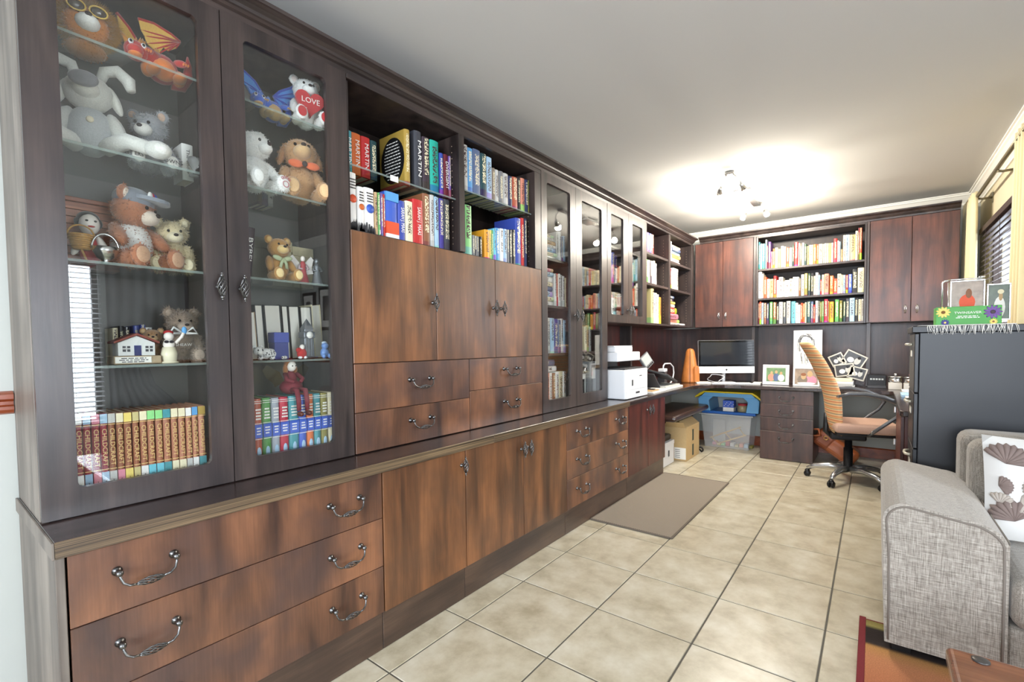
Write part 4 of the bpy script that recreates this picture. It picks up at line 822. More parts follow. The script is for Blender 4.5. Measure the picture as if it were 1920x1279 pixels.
def dragon(label, loc, S_, col, belly, wing, wingline, spike, big, small):
    """seated winged dragon looking out; big/small: wing outlines in world (y, z)"""
    t = thing('toy_dragon', label, 'soft toy', loc, 0, GT)
    mb, ml, mw_, me_, ms = plush(label[:12]+'b', col), plush(label[:12]+'v', belly), plush(label[:12]+'w', wing), plush(label[:12]+'e', wingline), plush(label[:12]+'s', spike)
    def v(*p): return Vector(p)*S_
    m = MB(); m.ell(v(0, 0, .22), v(.19, .22, .22), n=18); m.tube([v(.02, -.08, .28), v(.08, -.20, .30), v(.14, -.32, .28)], [.15*S_, .13*S_, .11*S_], 14)
    m.build('body', mb, t, world=False)
    part(t, 'head', mb, [(v(.16, -.36, .27), v(.14, .15, .14)), (v(.27, -.40, .22), v(.11, .10, .08))])
    part(t, 'jaw', ml, [(v(.27, -.40, .16), v(.10, .085, .04))])
    part(t, 'belly', ml, [(v(.11, -.01, .17), v(.12, .17, .17))])
    m = MB(); m.tube([v(-.05, .16, .12), v(-.04, .28, .10), v(.0, .35, .22), v(.02, .36, .42), v(.03, .35, .56)], [.13*S_, .10*S_, .075*S_, .05*S_, .012*S_], 12); m.build('tail', mb, t, world=False)
    for s_ in (-1, 1):
        part(t, 'eye', M_WHITE, [(v(.27, -.37+s_*.075, .33), v(.03, .035, .04))], n=8); part(t, 'pupil', M_EYE, [(v(.295, -.375+s_*.075, .33), v(.012, .018, .022))], n=8)
        part(t, 'foot', ml, [(v(.22, s_*.17, .07), v(.16, .085, .07)), (v(.08, s_*.2, .12), v(.12, .09, .12))])
        part(t, 'arm', mb, [(v(.17, s_*.20, .33), v(.13, .055, .055), E3(0, .3, s_*.4))]); part(t, 'claw', ml, [(v(.28, s_*.24+q*.03, .29), v(.035, .014, .02)) for q in (-1, 0, 1)], n=8)
        m = MB(); m.tube([v(.10, -.36+s_*.08, .38), v(.04, -.36+s_*.12, .50), v(-.02, -.36+s_*.14, .58)], [.035*S_, .025*S_, .004*S_], 8); m.build('horn', ms, t, world=False)
    for nm, poly, xx in (('wing', big, -.06), ('wing', small, -.10)):
        cy = sum(p[0] for p in poly)/len(poly); cz = sum(p[1] for p in poly)/len(poly)
        pl = [(p[0]-loc[1], p[1]-loc[2]) for p in poly]
        MB().prism(pl, xx*S_-.003, xx*S_+.003, 0).build(nm, mw_, t, world=False, bevel=.002)
        R_ = MB(); R_.tube([(xx*S_, *pl[k]) for k in range(4)], .0055, 8)
        root = Vector((xx*S_, *pl[3])) if nm == 'wing' else None
        for k in range(4, len(pl)): R_.tube([root, (root+Vector((xx*S_+.004, *pl[k])))/2+Vector((.004, 0, 0)), Vector((xx*S_+.001, *pl[k]))], [.0032, .0026, .0018], 6)
        R_.build('wing_bone', me_, t, world=False)
    m = MB(); rnd = random.Random(5)
    for k in range(14):
        a = k/13; p = v(.10-.16*a, -.36+.40*a, .42+.03*sin(9*a)); m.tube([p-v(0, 0, .08), p+v(rnd.uniform(-.04, .04), rnd.uniform(-.05, .05), .08)], [.035*S_, .004*S_], 6)
    m.build('spikes', ms, t, world=False)
    return t
dragon('red dragon soft toy with orange belly and yellow wings', (-1.91, .565, zs), .215, (186, 40, 38), (226, 126, 58), (240, 186, 86), (190, 48, 40), (224, 150, 60), [(.509, 2.317), (.551, 2.324), (.600, 2.313), (.626, 2.300), (.612, 2.272), (.589, 2.252), (.576, 2.258), (.563, 2.232), (.547, 2.237), (.530, 2.248), (.524, 2.270), (.515, 2.285)], [(.455, 2.312), (.485, 2.28), (.51, 2.24), (.52, 2.20), (.50, 2.20), (.488, 2.215), (.478, 2.205), (.470, 2.235), (.462, 2.25)])
# second shelf: grey dog, grey bear, white book, glass cup
zs = 1.8255
t = bear('big grey long nosed knitted dog soft toy in grey jumper', (-1.91, .375, zs), .27, -.3, (196, 196, 190), (206, 206, 198), ear='none', furn=0, name='toy_dog', head=(0, -.12, 0), arm=(.10, .28, .22), legs=False, body=(170, 174, 176), snout=1.5)
gd = plush('grey dog knit', (200, 200, 194)); H = .27
part(t, 'big_nose', plush('dog nose dark grey', (98, 98, 102)), [(Vector((.375, 0, .715))*H, Vector((.05, .13, .085))*H)])
for s_ in (-1, 1):
    m = MB(); m.tube([Vector((.0, s_*.10, .88))*H, Vector((-.01, s_*.14, 1.0))*H, Vector((.02, s_*.26, 1.03))*H, Vector((.05, s_*.36, .93))*H, Vector((.07, s_*.38, .82))*H], [.045*H, .06*H, .065*H, .07*H, .045*H], 12); m.build('floppy_ear', gd, t, world=False)
m = MB(); m.tube([Vector((.05, .12, .12))*H, Vector((.18, .34, .20))*H, Vector((.30, .56, .12))*H], [.10*H, .085*H, .08*H], 12); m.build('leg', plush('dog trouser', (206, 206, 200)), t, world=False)
part(t, 'foot', gd, [(Vector((.34, .62, .11))*H, Vector((.10, .13, .10))*H)])
m = MB(); m.tube([Vector((.05, -.12, .12))*H, Vector((.20, -.22, .14))*H, Vector((.32, -.30, .11))*H], [.10*H, .085*H, .09*H], 12); m.build('leg', plush('dog trouser b', (206, 206, 200)), t, world=False)
part(t, 'button', P('jumper button', C(214, 206, 180), .5), [(Vector((.20, .02, .36))*H, Vector((.02, .035, .035))*H)])
t = bear('shaggy grey bear with white feet beside the long nosed dog', (-1.96, .535, zs), .225, -.1, (146, 148, 152), (222, 220, 214), (232, 230, 224), furn=1800, furl=.011, head=(0, .25, -.6), inner=(190, 160, 140))
text('OWNS', .017, (.5*.225, .20*.225, .13*.225), FACEX, M_INKK, t, name='foot_print', world=False); text('ERS', .015, (.5*.225, -.20*.225, .13*.225), FACEX, M_INKK, t, name='foot_print', world=False)
b_ = book(.615, .650, zs, .125, -1.91, .09, 'white', 'small white picture book upright behind the glass cup', 'small books among the toys', near=True, plain=True)
t_ = text('The Snow', .014, (0, 0, 0), SPINE, M_INKK, width=.085); t_.location = (-1.9095, .6325, zs+.065); put_in(t_, b_, mw(b_))
m = MB().lathe([(.0004, 0), (.016, 0), (.015, .003), (.004, .008), (.004, .022), (.014, .034), (.018, .05), (.017, .062), (.0004, .058)], 18, T=Matrix.Translation((-1.85, .630, zs)))
o = m.build('glass_cup', P('crystal', C(225, 228, 230), .08, trans=.7), None); tag(o, 'small stemmed crystal cup at the end of the second toy shelf', 'cup')
# third shelf: wooden chest, clown with basket, silver bowl, bear with cap, cream bear
zs = 1.4955
ch = thing('wooden_box', 'slatted reddish wooden box standing behind the clown doll', 'box', (-2.05, .385, zs))
for i in range(9): wbox('slat', wood('box slat %d' % i, C(150, 84, 58), C(196, 124, 92), 1, across=30) if i < 2 else bpy.data.materials['box slat %d' % (i % 2)], ch, -2.085, -2.015, .30, .455, zs+.001+i*.0235, zs+.0225+i*.0235, bevel=.001)
wbox('lid', bpy.data.materials['box slat 0'], ch, -2.09, -2.01, .296, .459, zs+.2125, zs+.226, bevel=.002)
t = thing('clown_doll', 'small white faced clown doll with dark hair by the basket', 'doll', (-1.93, .365, zs))
skin = P('porcelain', C(238, 230, 222), .35); red_ = P('red felt', C(176, 40, 40), .9); blk = plush('doll black', (36, 30, 34))
part(t, 'body', red_, [((0, 0, .045), (.022, .026, .048))]); part(t, 'head', skin, [((.005, 0, .128), (.028, .026, .033))]); part(t, 'hair', blk, [((-.006, 0, .148), (.026, .028, .022)), ((-.004, .022, .135), (.012, .012, .016)), ((-.004, -.022, .135), (.012, .012, .016))])
part(t, 'mouth', red_, [((.031, 0, .118), (.003, .009, .003))], n=8)
for s_ in (-1, 1): part(t, 'eye', M_EYE, [((.030, s_*.010, .135), (.003, .004, .003))], n=8); part(t, 'arm', skin, [((.015, s_*.03, .06), (.012, .011, .036), E3(s_*.4))])
wick = P('wicker', C(186, 138, 66), .7, noise=.4, nscale=150, bump=.8)
t = thing('wicker_basket', 'tiny wicker basket held beside the clown doll', 'basket', (-1.87, .335, zs+.04))
m = MB()
for i in range(7): r_ = .020+.0016*i; m.tube([(r_*cos(2*pi*j/16), r_*sin(2*pi*j/16), .005+i*.006) for j in range(16)], .0032, 6, closed=True)
m.lathe([(.0004, 0), (.02, 0), (.021, .004), (.0004, .004)], 16); m.build('bowl', wick, t, world=False)
m = MB(); m.tube([(0, .030*cos(pi*i/10), .042+.03*sin(pi*i/10)) for i in range(11)], .0026, 6); m.build('basket_handle', wick, t, world=False)
m = MB(); m.tube([(0, 0, 0), (-.03, .02, -.039)], .003, 6); m.build('stand', wick, t, world=False)
m = MB().lathe([(.0004, 0), (.014, 0), (.015, .003), (.008, .008), (.022, .018), (.031, .036), (.033, .05), (.031, .05), (.028, .036), (.02, .022), (.0004, .018)], 22)
t = thing('silver_bowl', 'polished silver bowl with a tall hoop handle', 'bowl', (-1.845, .385, zs)); m.build('bowl', M_STEEL, t, world=False)
m = MB(); m.tube([(0, .032*cos(pi*i/12), .045+.045*sin(pi*i/12)) for i in range(13)], .003, 8); m.build('hoop_handle', M_STEEL, t, world=False)
t = bear('brown curly bear wearing a white T-shirt and grey cap', (-1.93, .47, zs), .275, .35, (170, 112, 82), (222, 206, 190), (200, 160, 130), furn=2600, furl=.010, head=(0, .2, .5), body=(228, 226, 222), arm=(.20, .24, .30))
H = .275; capm = plush('cap grey', (128, 134, 144), .1)
def caps_(m):
    R = E3(0, .2, .5); hc = Vector((.04, 0, .70))*H
    m.ell(hc+R @ (Vector((-.01, 0, .12))*H), Vector((.205, .215, .15))*H, R, 16)
    pts = [hc+R @ (Vector((.12+.24*cos(a), .20*sin(a), .13+.02*cos(a)))*H) for a in [-pi/2+pi*i/10 for i in range(11)]]
    k = len(pts); vs = pts+[p+Vector((0, 0, .012)) for p in pts]; m.add(vs, [tuple(range(k)), tuple(range(2*k-1, k-1, -1))]+[(i, i+1, i+1+k, i+k) for i in range(k-1)]+[(k-1, 0, k, 2*k-1)])
part(t, 'cap', capm, [], 'grey baseball cap', extra=caps_)
for q_, c_ in ((.0, 'crimson'), (.05, 'royalblue'), (-.05, 'white')):
    part(t, 'cap_badge', PM[c_], [(Vector((.04, 0, .70))*H+E3(0, .2, .5) @ (Vector((.175, q_, .205))*H), Vector((.02, .03, .05))*H)], n=8)
bear('pale cream bear slumped behind the bear with a cap', (-1.95, .590, zs), .205, -.3, (206, 190, 152), (224, 212, 180), furn=2000, furl=.010, head=(.1, .25, .2))
# fourth shelf: model house, plaque, puppet, bears
zs = 1.1905
t = thing('plaque_stand', 'low wooden base with a white engraved plaque under the house', 'plaque', (-1.875, .452, zs))
wbox('base', P('base wood', C(170, 150, 120), .5), t, -1.92, -1.835, .392, .512, zs+.0005, zs+.026); wbox('plaque', M_PAPER, t, -1.8349, -1.8335, .394, .485, zs+.004, zs+.023, bevel=0)
print_lines(3, .08, .0055, .0025, (-1.8334, .44, zs+.0185), FACEX, M_INKK, t, name='engraving')
t = thing('model_house', 'little white model house with brown roof and blue door', 'model', (-1.88, .452, zs+.0265))
hw = P('house white', C(226, 228, 226), .7, bump=.3, nscale=60); z0 = zs+.0268
MB().prism([(.405, z0), (.499, z0), (.499, z0+.040), (.452, z0+.062), (.405, z0+.040)], -1.912, -1.848, 0).build('walls', hw, t)
rm = P('roof brown', C(128, 62, 50), .7, noise=.3, nscale=120)
for s_ in (-1, 1):
    a, b = .452, .452+s_*.058; MB().prism([(a, z0+.064), (b, z0+.038), (b, z0+.044), (a, z0+.071)], -1.918, -1.840, 0).build('roof', rm, t)
wbox('house_door', P('door blue', C(52, 58, 110), .6), t, -1.849, -1.8465, .445, .463, z0, z0+.032, bevel=0)
for yy in (.416, .474):
    w_ = wbox('house_window', M_DARKGREY, t, -1.849, -1.8468, yy, yy+.019, z0+.012, z0+.03, bevel=0); wbox('window_bar', hw, w_, -1.8467, -1.846, yy+.008, yy+.011, z0+.012, z0+.03, bevel=0); wbox('window_bar', hw, w_, -1.8467, -1.846, yy, yy+.019, z0+.020, z0+.023, bevel=0)
t = thing('china_figurine', 'white china jester figurine holding a spoon in front of bears', 'figurine', (-1.85, .538, zs), -.2)
m = MB().lathe([(.0004, 0), (.026, 0), (.027, .004), (.020, .006), (.023, .03), (.018, .052), (.0004, .056)], 16); m.build('skirt', P('china cream', C(232, 224, 196), .25), t, world=False)
part(t, 'torso', skin, [((0, 0, .062), (.014, .017, .018))]); part(t, 'head', skin, [((.003, 0, .088), (.014, .014, .015))]); part(t, 'hat', red_, [((-.003, 0, .100), (.013, .014, .009))])
part(t, 'bow', blk, [((.014, .007, .070), (.005, .007, .005)), ((.014, -.007, .070), (.005, .007, .005))], n=8)
m = MB(); m.tube([(.01, .018, .066), (.012, .034, .086), (.014, .040, .10)], .005, 7); m.build('arm', skin, t, world=False); part(t, 'spoon', PM['skyblue'], [((.014, .042, .108), (.005, .008, .013))], n=8)
bear('small brown bear half hidden behind the china jester', (-1.95, .520, zs), .125, -.2, (168, 130, 92), (206, 174, 130), furn=700, furl=.006)
t = bear('large shaggy taupe bear with a white ribbon on bottom toy shelf', (-1.945, .605, zs), .20, -.2, (140, 122, 106), (170, 152, 136), furn=3200, furl=.013, head=(0, .2, .2))
part(t, 'ribbon', P('white ribbon', C(236, 236, 234), .5), [], extra=lambda m: [m.tube([Vector((.20, s_*.02, .52))*.2, Vector((.27, s_*.14, .60))*.2, Vector((.26, s_*.20, .50))*.2, Vector((.22, s_*.05, .50))*.2], .0045, 6, closed=True) for s_ in (-1, 1)])
text('SHEAW', .014, (.25*.2, 0, .30*.2), FACEX, M_INKW, t, name='chest_print', world=False)
# second door, top shelf: blue dragon and white bear with heart
zs = 2.1285
dragon('blue dragon soft toy with pale blue wings', (-1.90, .925, zs), .185, (62, 104, 206), (196, 160, 110), (84, 150, 226), (56, 84, 190), (96, 150, 236), [(1.051, 2.339), (1.010, 2.300), (.965, 2.268), (.938, 2.235), (.949, 2.201), (.966, 2.192), (.985, 2.221), (1.006, 2.222), (1.023, 2.258), (1.042, 2.269), (1.050, 2.299)], [(.815, 2.30), (.835, 2.29), (.87, 2.27), (.90, 2.23), (.88, 2.21), (.865, 2.225), (.85, 2.215), (.835, 2.24), (.82, 2.255)])
t = bear('white bear holding a red heart that reads LOVE', (-1.865, 1.045, zs), .22, -.2, (232, 232, 230), None, (186, 40, 46), furn=1200, furl=.005, inner=(226, 210, 206))
H = .22
hp = []
for i in range(26):
    a = 2*pi*i/26; hp.append((.016*16*sin(a)**3*H, .016*(13*cos(a)-5*cos(2*a)-2*cos(3*a)-cos(4*a))*H+.40*H))
MB().prism(hp, .22*H, .30*H, 0).build('heart', plush('red heart', (190, 40, 48), .1), t, world=False, bevel=.008, seg=3)
text('LOVE', .030, (.302*H+.0015, 0, .42*H), FACEX, M_INKW, t, name='heart_print', world=False)
# second shelf: white paw bear, tan dog
zs = 1.8255
t = bear('fluffy white bear with outlined paw prints on its feet', (-1.88, .84, zs), .25, .1, (236, 236, 232), None, (240, 240, 236), furn=2200, furl=.009, head=(.15, 0, .3))
H = .25; pink_ = P('paw outline', C(190, 100, 110), .8)
def paw(m):
    m.tube([(.497*H, (.20+.045*cos(a))*H, (.105+.045*sin(a))*H) for a in [2*pi*i/14 for i in range(14)]], .0013, 5, closed=True)
    for (yy, zz) in ((.15, .185), (.185, .205), (.225, .205), (.26, .185)): m.tube([(.494*H, (yy+.016*cos(a))*H, (zz+.018*sin(a))*H) for a in [2*pi*i/9 for i in range(9)]], .0011, 5, closed=True)
part(t, 'paw_print', pink_, [], extra=paw)
t = bear('large tan floppy eared dog soft toy with an orange bow tie', (-1.895, 1.03, zs), .29, -.25, (196, 152, 108), (216, 178, 132), ear='flop', furn=2600, furl=.009, name='toy_dog', snout=1.6, inner=(180, 132, 92), head=(0, -.1, -.1))
H = .29; bt = plush('orange felt', (226, 112, 70), .1)
part(t, 'bow_tie', bt, [(Vector((.245, s_*.11, .50))*H, Vector((.03, .10, .055))*H) for s_ in (-1, 1)]); part(t, 'bow_knot', P('dark knot', C(70, 60, 60), .8), [(Vector((.275, 0, .505))*H, Vector((.02, .035, .04))*H)])
for i, (yy, hh, c_) in enumerate(((.905, .19, 'taupe'), (.928, .17, 'slate'), (.95, .16, 'white'))):
    book(yy, yy+.02, zs, hh, -2.0, .10, c_, f"{SAY.get(c_, c_)} book, {ORD[i]} from left behind the white paw bear", 'small books among the toys', near=True)
# third shelf: dark book, teddy, parchment boxes, figurines
zs = 1.4955
b_ = book(.80, .83, zs, .205, -1.90, .14, 'plum', 'dark book lettered BYBEL leaning beside the golden teddy', 'small books among the toys', near=True, plain=True, lean=-.10)
t_ = text('BYBEL', .022, (0, 0, 0), SPINE @ Matrix.Rotation(0, 4, 'Z'), M_INKW, width=.10); t_.rotation_euler = (-.10, 0, 0); t_.location = (-1.8993, .8255, zs+.115); put_in(t_, b_, mw(b_))
t = bear('golden brown teddy with a pale green neck ribbon', (-1.865, .915, zs), .188, 0, (176, 130, 72), (222, 190, 130), (228, 202, 146), furn=1400, furl=.004, inner=(214, 178, 118))
H = .188; rb = P('pale green ribbon', C(176, 186, 150), .5)
part(t, 'ribbon', rb, [(Vector((.20, s_*.10, .47))*H, Vector((.03, .11, .05))*H, E3(s_*.25)) for s_ in (-1, 1)], extra=lambda m: [m.tube([Vector((.22, 0, .46))*H, Vector((.24, s_*.05, .36))*H, Vector((.22, s_*.07, .26))*H], .006, 6) for s_ in (-1, 1)])
parch = P('parchment', C(196, 184, 150), .8, noise=.35, nscale=30)
for i, (a, b, hh, mt_) in enumerate(((.865, .945, .19, P('dark album', C(112, 108, 98), .6)), (.95, 1.03, .19, parch), (1.035, 1.125, .175, parch))):
    t = thing('keepsake_box', ('grey album box behind the golden teddy', 'tall parchment covered box behind the fairy figurine', 'parchment covered box behind the pewter figurine')[i], 'box', (-2.03, (a+b)/2, zs))
    wbox('box_body', mt_, t, -2.08, -1.98, a, b, zs+.0005, zs+hh*.78); wbox('box_lid', mt_, t, -2.083, -1.977, a-.002, b+.002, zs+hh*.78, zs+hh)
def figurine(name, label, loc, S_, mat, mhead, wings=None, robe=None):
    t = thing(name, label, 'figurine', loc, -.1)
    m = MB().lathe([(.0004, 0), (.22*S_, 0), (.20*S_, .06*S_), (.14*S_, .3*S_), (.08*S_, .55*S_), (.10*S_, .68*S_), (.06*S_, .78*S_), (.0004, .8*S_)], 14); m.build('gown', robe or mat, t, world=False)
    part(t, 'head', mhead, [((0, 0, .88*S_), (.08*S_, .08*S_, .10*S_))], n=10)
    for s_ in (-1, 1):
        m = MB(); m.tube([(0, s_*.10*S_, .68*S_), (.08*S_, s_*.16*S_, .52*S_), (.16*S_, s_*.08*S_, .50*S_)], [.04*S_, .035*S_, .025*S_], 7); m.build('arm', mat, t, world=False)
        if wings:
            MB().prism([(s_*.05*S_, .45*S_), (s_*.10*S_, .75*S_), (s_*.32*S_, 1.0*S_), (s_*.42*S_, .9*S_), (s_*.34*S_, .62*S_), (s_*.40*S_, .40*S_), (s_*.2*S_, .35*S_)], -.09*S_, -.07*S_, 0).build('wing', wings, t, world=False)
    return t
pew = P('dull pewter', C(130, 134, 140), .4, .6)
figurine('fairy_figurine', 'pale fairy figurine in a red dress beside the golden teddy', (-1.845, 1.005, zs), .115, P('fairy lilac', C(200, 180, 186), .5), skin, P('gauze', C(210, 205, 200), .3), P('fairy red', C(170, 60, 66), .6))
figurine('pewter_figurine', 'grey pewter lady figurine near the cabinet side', (-1.845, 1.065, zs), .112, pew, pew)
# fourth shelf: leopard, blue box, clock tower, figures
zs = 1.1905
t = thing('toy_leopard', 'small snow leopard soft toy lying in front of the pages', 'soft toy', (-1.845, .850, zs), 0, GT)
def leop():
    m, nt, b = newmat('leopard print'); tc = nt.nodes.new('ShaderNodeTexCoord'); v = nt.nodes.new('ShaderNodeTexVoronoi'); v.inputs['Scale'].default_value = 110; nt.links.new(tc.outputs['Object'], v.inputs['Vector'])
    r = ramp(nt, [(.25, C(60, 58, 60)), (.45, C(225, 224, 222))]); nt.links.new(v.outputs['Distance'], r.inputs[0]); nt.links.new(r.outputs[0], b.inputs['Base Color']); b.inputs['Roughness'].default_value = .95; return m
lp = leop()
m = MB(); m.tube([(-.02, .055, .014), (-.01, .03, .022), (0, 0, .024), (.005, -.025, .026)], [.008, .02, .022, .018], 12); m.build('body', lp, t, world=False)
part(t, 'head', lp, [((.014, -.035, .034), (.018, .019, .017))]); part(t, 'muzzle', plush('leopard white', (236, 234, 230)), [((.03, -.037, .028), (.008, .010, .008))], n=8)
for s_ in (-1, 1): part(t, 'ear', lp, [((.008, -.035+s_*.014, .050), (.004, .006, .006))], n=8); part(t, 'paw', lp, [((.03, -.015+s_*.022, .008), (.016, .009, .008))], n=8); part(t, 'eye', M_EYE, [((.03, -.035+s_*.008, .038), (.002, .003, .003))], n=6)
m = MB(); m.tube([(-.02, .055, .014), (.0, .070, .010), (.025, .062, .008), (.034, .045, .008)], [.007, .007, .006, .006], 8); m.build('tail', lp, t, world=False)
t = thing('blue_box', 'upright navy blue gift box with lid on the display shelf', 'box', (-1.86, .905, zs))
bm_ = P('navy card', C(58, 66, 128), .5); wbox('box_body', bm_, t, -1.885, -1.835, .878, .932, zs+.0005, zs+.066); wbox('box_lid', P('blue card', C(72, 84, 160), .5), t, -1.887, -1.833, .876, .934, zs+.066, zs+.106)
t = thing('clock_tower_model', 'silver model of a gothic clock tower with pointed spire', 'model', (-1.865, 1.025, zs))
cx, cy = -1.865, 1.025
for (h0, h1, w_, nm) in ((.0005, .008, .030, 'plinth'), (.008, .085, .020, 'shaft'), (.085, .11, .0235, 'clock_stage'), (.11, .122, .019, 'belfry')): wbox(nm, pew if nm != 'plinth' else M_STEEL, t, cx-w_, cx+w_, cy-w_, cy+w_, zs+h0, zs+h1)
MB().add([(cx-.02, cy-.02, zs+.122), (cx+.02, cy-.02, zs+.122), (cx+.02, cy+.02, zs+.122), (cx-.02, cy+.02, zs+.122), (cx, cy, zs+.166)], [(0, 1, 4), (1, 2, 4), (2, 3, 4), (3, 0, 4), (3, 2, 1, 0)]).build('spire', pew, t)
MB().lathe([(.0004, 0), (.014, 0), (.014, .0015), (.0004, .0015)], 18, T=Matrix.Translation((cx+.0235, cy, zs+.0975)) @ ROTX).build('clock_face', M_PAPER, t)
for s_ in (-1, 0, 1): wbox('rib', M_STEEL, t, cx+.0202, cx+.022, cy+s_*.012-.0015, cy+s_*.012+.0015, zs+.01, zs+.083, bevel=0)
t = thing('red_figurine', 'tiny red and white figurine beside the clock tower', 'figurine', (-1.835, .985, zs))
part(t, 'coat', red_, [((0, 0, .022), (.015, .02, .022)), ((.004, -.014, .036), (.008, .012, .010))]); part(t, 'face', skin, [((.004, 0, .048), (.010, .010, .011))], n=10); part(t, 'boots', M_WHITE, [((.006, s_*.010, .006), (.012, .008, .006)) for s_ in (-1, 1)], n=8)
t = thing('blue_figurine', 'small pale blue bear figurine at the shelf end', 'figurine', (-1.835, 1.085, zs))
bl_ = P('blue glaze', C(110, 150, 214), .3); part(t, 'body', bl_, [((0, 0, .022), (.016, .018, .023))]); part(t, 'head', bl_, [((.004, 0, .052), (.014, .015, .014))]); part(t, 'hat', P('pale glaze', C(200, 216, 236), .3), [((0, 0, .064), (.010, .012, .008))], n=10)
for s_ in (-1, 1): part(t, 'paw', bl_, [((.016, s_*.013, .010), (.010, .008, .010))], n=8)
# fairy doll seated on the storybooks
t = thing('fairy_doll', 'fairy doll with gauze wings sitting on the storybooks', 'doll', (-1.85, .945, 1.05), .1)
dress = P('maroon velvet', C(120, 40, 52), .8, noise=.5, nscale=120); gauze = glassmat('gold gauze', (.95, .86, .62, 1), 1.4, 1.0); lea = P('doll boots', C(90, 40, 30), .4)
part(t, 'dress', dress, [((0, 0, .03), (.04, .045, .03)), ((-.003, 0, .06), (.022, .025, .035))]); part(t, 'head', skin, [((.006, 0, .112), (.019, .018, .021))]); part(t, 'hair', plush('doll hair', (150, 96, 56)), [((-.006, 0, .12), (.02, .024, .02)), ((-.004, .02, .10), (.01, .01, .022)), ((-.004, -.02, .10), (.01, .01, .022))])
part(t, 'hat', dress, [((-.003, 0, .134), (.014, .016, .010))])
for s_ in (-1, 1):
    m = MB(); m.tube([(.03, s_*.015, .02), (.066, s_*.018, .018), (.075, s_*.018, -.02), (.076, s_*.018, -.06)], [.011, .010, .009, .008], 8); m.build('leg', dress, t, world=False)
    part(t, 'boot', lea, [((.084, s_*.018, -.072), (.018, .010, .011))], n=10)
    m = MB(); m.tube([(0, s_*.024, .082), (.028, s_*.034, .060), (.045, s_*.014, .052)], [.009, .008, .007], 8); m.build('arm', dress, t, world=False)
    MB().prism([(s_*.01, .05), (s_*.03, .09), (s_*.08, .12), (s_*.10, .10), (s_*.085, .07), (s_*.06, .05), (s_*.05, .03)], -.030, -.028, 0).build('wing', gauze, t, world=False)
    part(t, 'eye', M_EYE, [((.024, s_*.007, .114), (.002, .0025, .003))], n=6)
# cameras, box file and frame at the foot of the tall glazed case
zs = .7965
for i, (yy, zz, xx) in enumerate(((3.20, 1.0, -1.86), (3.33, 1.0, -1.85))): pass
t = thing('box_file', 'grey upright box file behind the right tall glazed door', 'box file', (-1.9, 3.43, zs)); wbox('body', P('file grey', C(150, 152, 156), .6), t, -2.05, -1.81, 3.385, 3.475, zs+.0005, zs+.30); wbox('spine_label', M_PAPER, t, -1.8099, -1.809, 3.40, 3.46, zs+.16, zs+.25, bevel=0)
t = thing('photo_frame', 'black and white photo frame leaning behind right glazed door', 'picture frame', (-1.86, 3.25, zs))
wbox('frame', P('white frame', C(220, 220, 216), .5), t, -1.868, -1.85, 3.12, 3.37, zs+.0005, zs+.20); wbox('picture', M_BLACK, t, -1.8499, -1.849, 3.19, 3.35, zs+.02, zs+.16, bevel=0)
for i, yy in enumerate((3.19, 3.31)):
    t = thing('camera', ('old black camera, left one on the photo frame', 'old black camera, right one on the photo frame')[i], 'camera', (-1.86, yy, zs+.2005)); z0 = zs+.201
    wbox('body', M_BLACK, t, -1.885, -1.84, yy-.05, yy+.05, z0, z0+.06, bevel=.004, seg=2); wbox('viewfinder', M_DARKGREY, t, -1.88, -1.845, yy-.018, yy+.018, z0+.06, z0+.076)
    MB().lathe([(.0004, 0), (.024, 0), (.024, .02), (.019, .028), (.0004, .022)], 18, T=Matrix.Translation((-1.84, yy, z0+.03)) @ ROTX).build('lens', M_STEEL, t)

# ---------------------------------------------------------------- ceiling light
t = thing('ceiling_light', 'four headed spotlight bar on the ceiling over the desk', 'lamp', (-.95, 4.7, ZC))
wbox('mounting_bar', M_STEEL, t, -.985, -.915, 4.12, 5.28, ZC-.022, ZC-.001, bevel=.004)
wbox('canopy', M_STEEL, t, -1.02, -.88, 4.58, 4.82, ZC-.034, ZC-.0005, bevel=.006)
M_BULB = P('lit bulb', C(255, 244, 220), .3, emit=(1, .90, .74, 1), es=40)
for i, (x, y, dx, dy) in enumerate(((-.972, 4.14, -.05, .04), (-.925, 4.14, .05, .04), (-.985, 5.20, -.05, -.02), (-.915, 5.20, .05, -.02))):
    a = Vector((x, y, ZC-.022)); b = a+Vector((dx*.9, dy*.2, -.05)); c = a+Vector((dx*1.1, dy, -.085))
    m = MB(); m.tube([a, a+Vector((dx*.4, 0, -.02)), b, c], .004, 7); m.build('arm', M_STEEL, t)
    d = Vector((dx*.5, dy*2.0, -.06)).normalized(); T = Matrix.Translation(c) @ d.to_track_quat('Z', 'Y').to_matrix().to_4x4()
    h_ = MB().lathe([(.0004, -.012), (.012, -.012), (.022, .002), (.026, .03), (.027, .055), (.024, .055), (.022, .03), (.0004, .008)], 18, T=T).build('lamp_head', M_STEEL, t)
    MB().lathe([(.0004, .03), (.014, .032), (.020, .044), (.016, .056), (.0004, .062)], 14, T=T).build('bulb', M_BULB, h_)
    l = bpy.data.lights.new('spot_bulb', 'POINT'); l.energy = LAMP; l.color = (1, .92, .79); l.shadow_soft_size = .03
    lo = bpy.data.objects.new('spot_bulb', l); COL.objects.link(lo); lo.location = c+d*.085

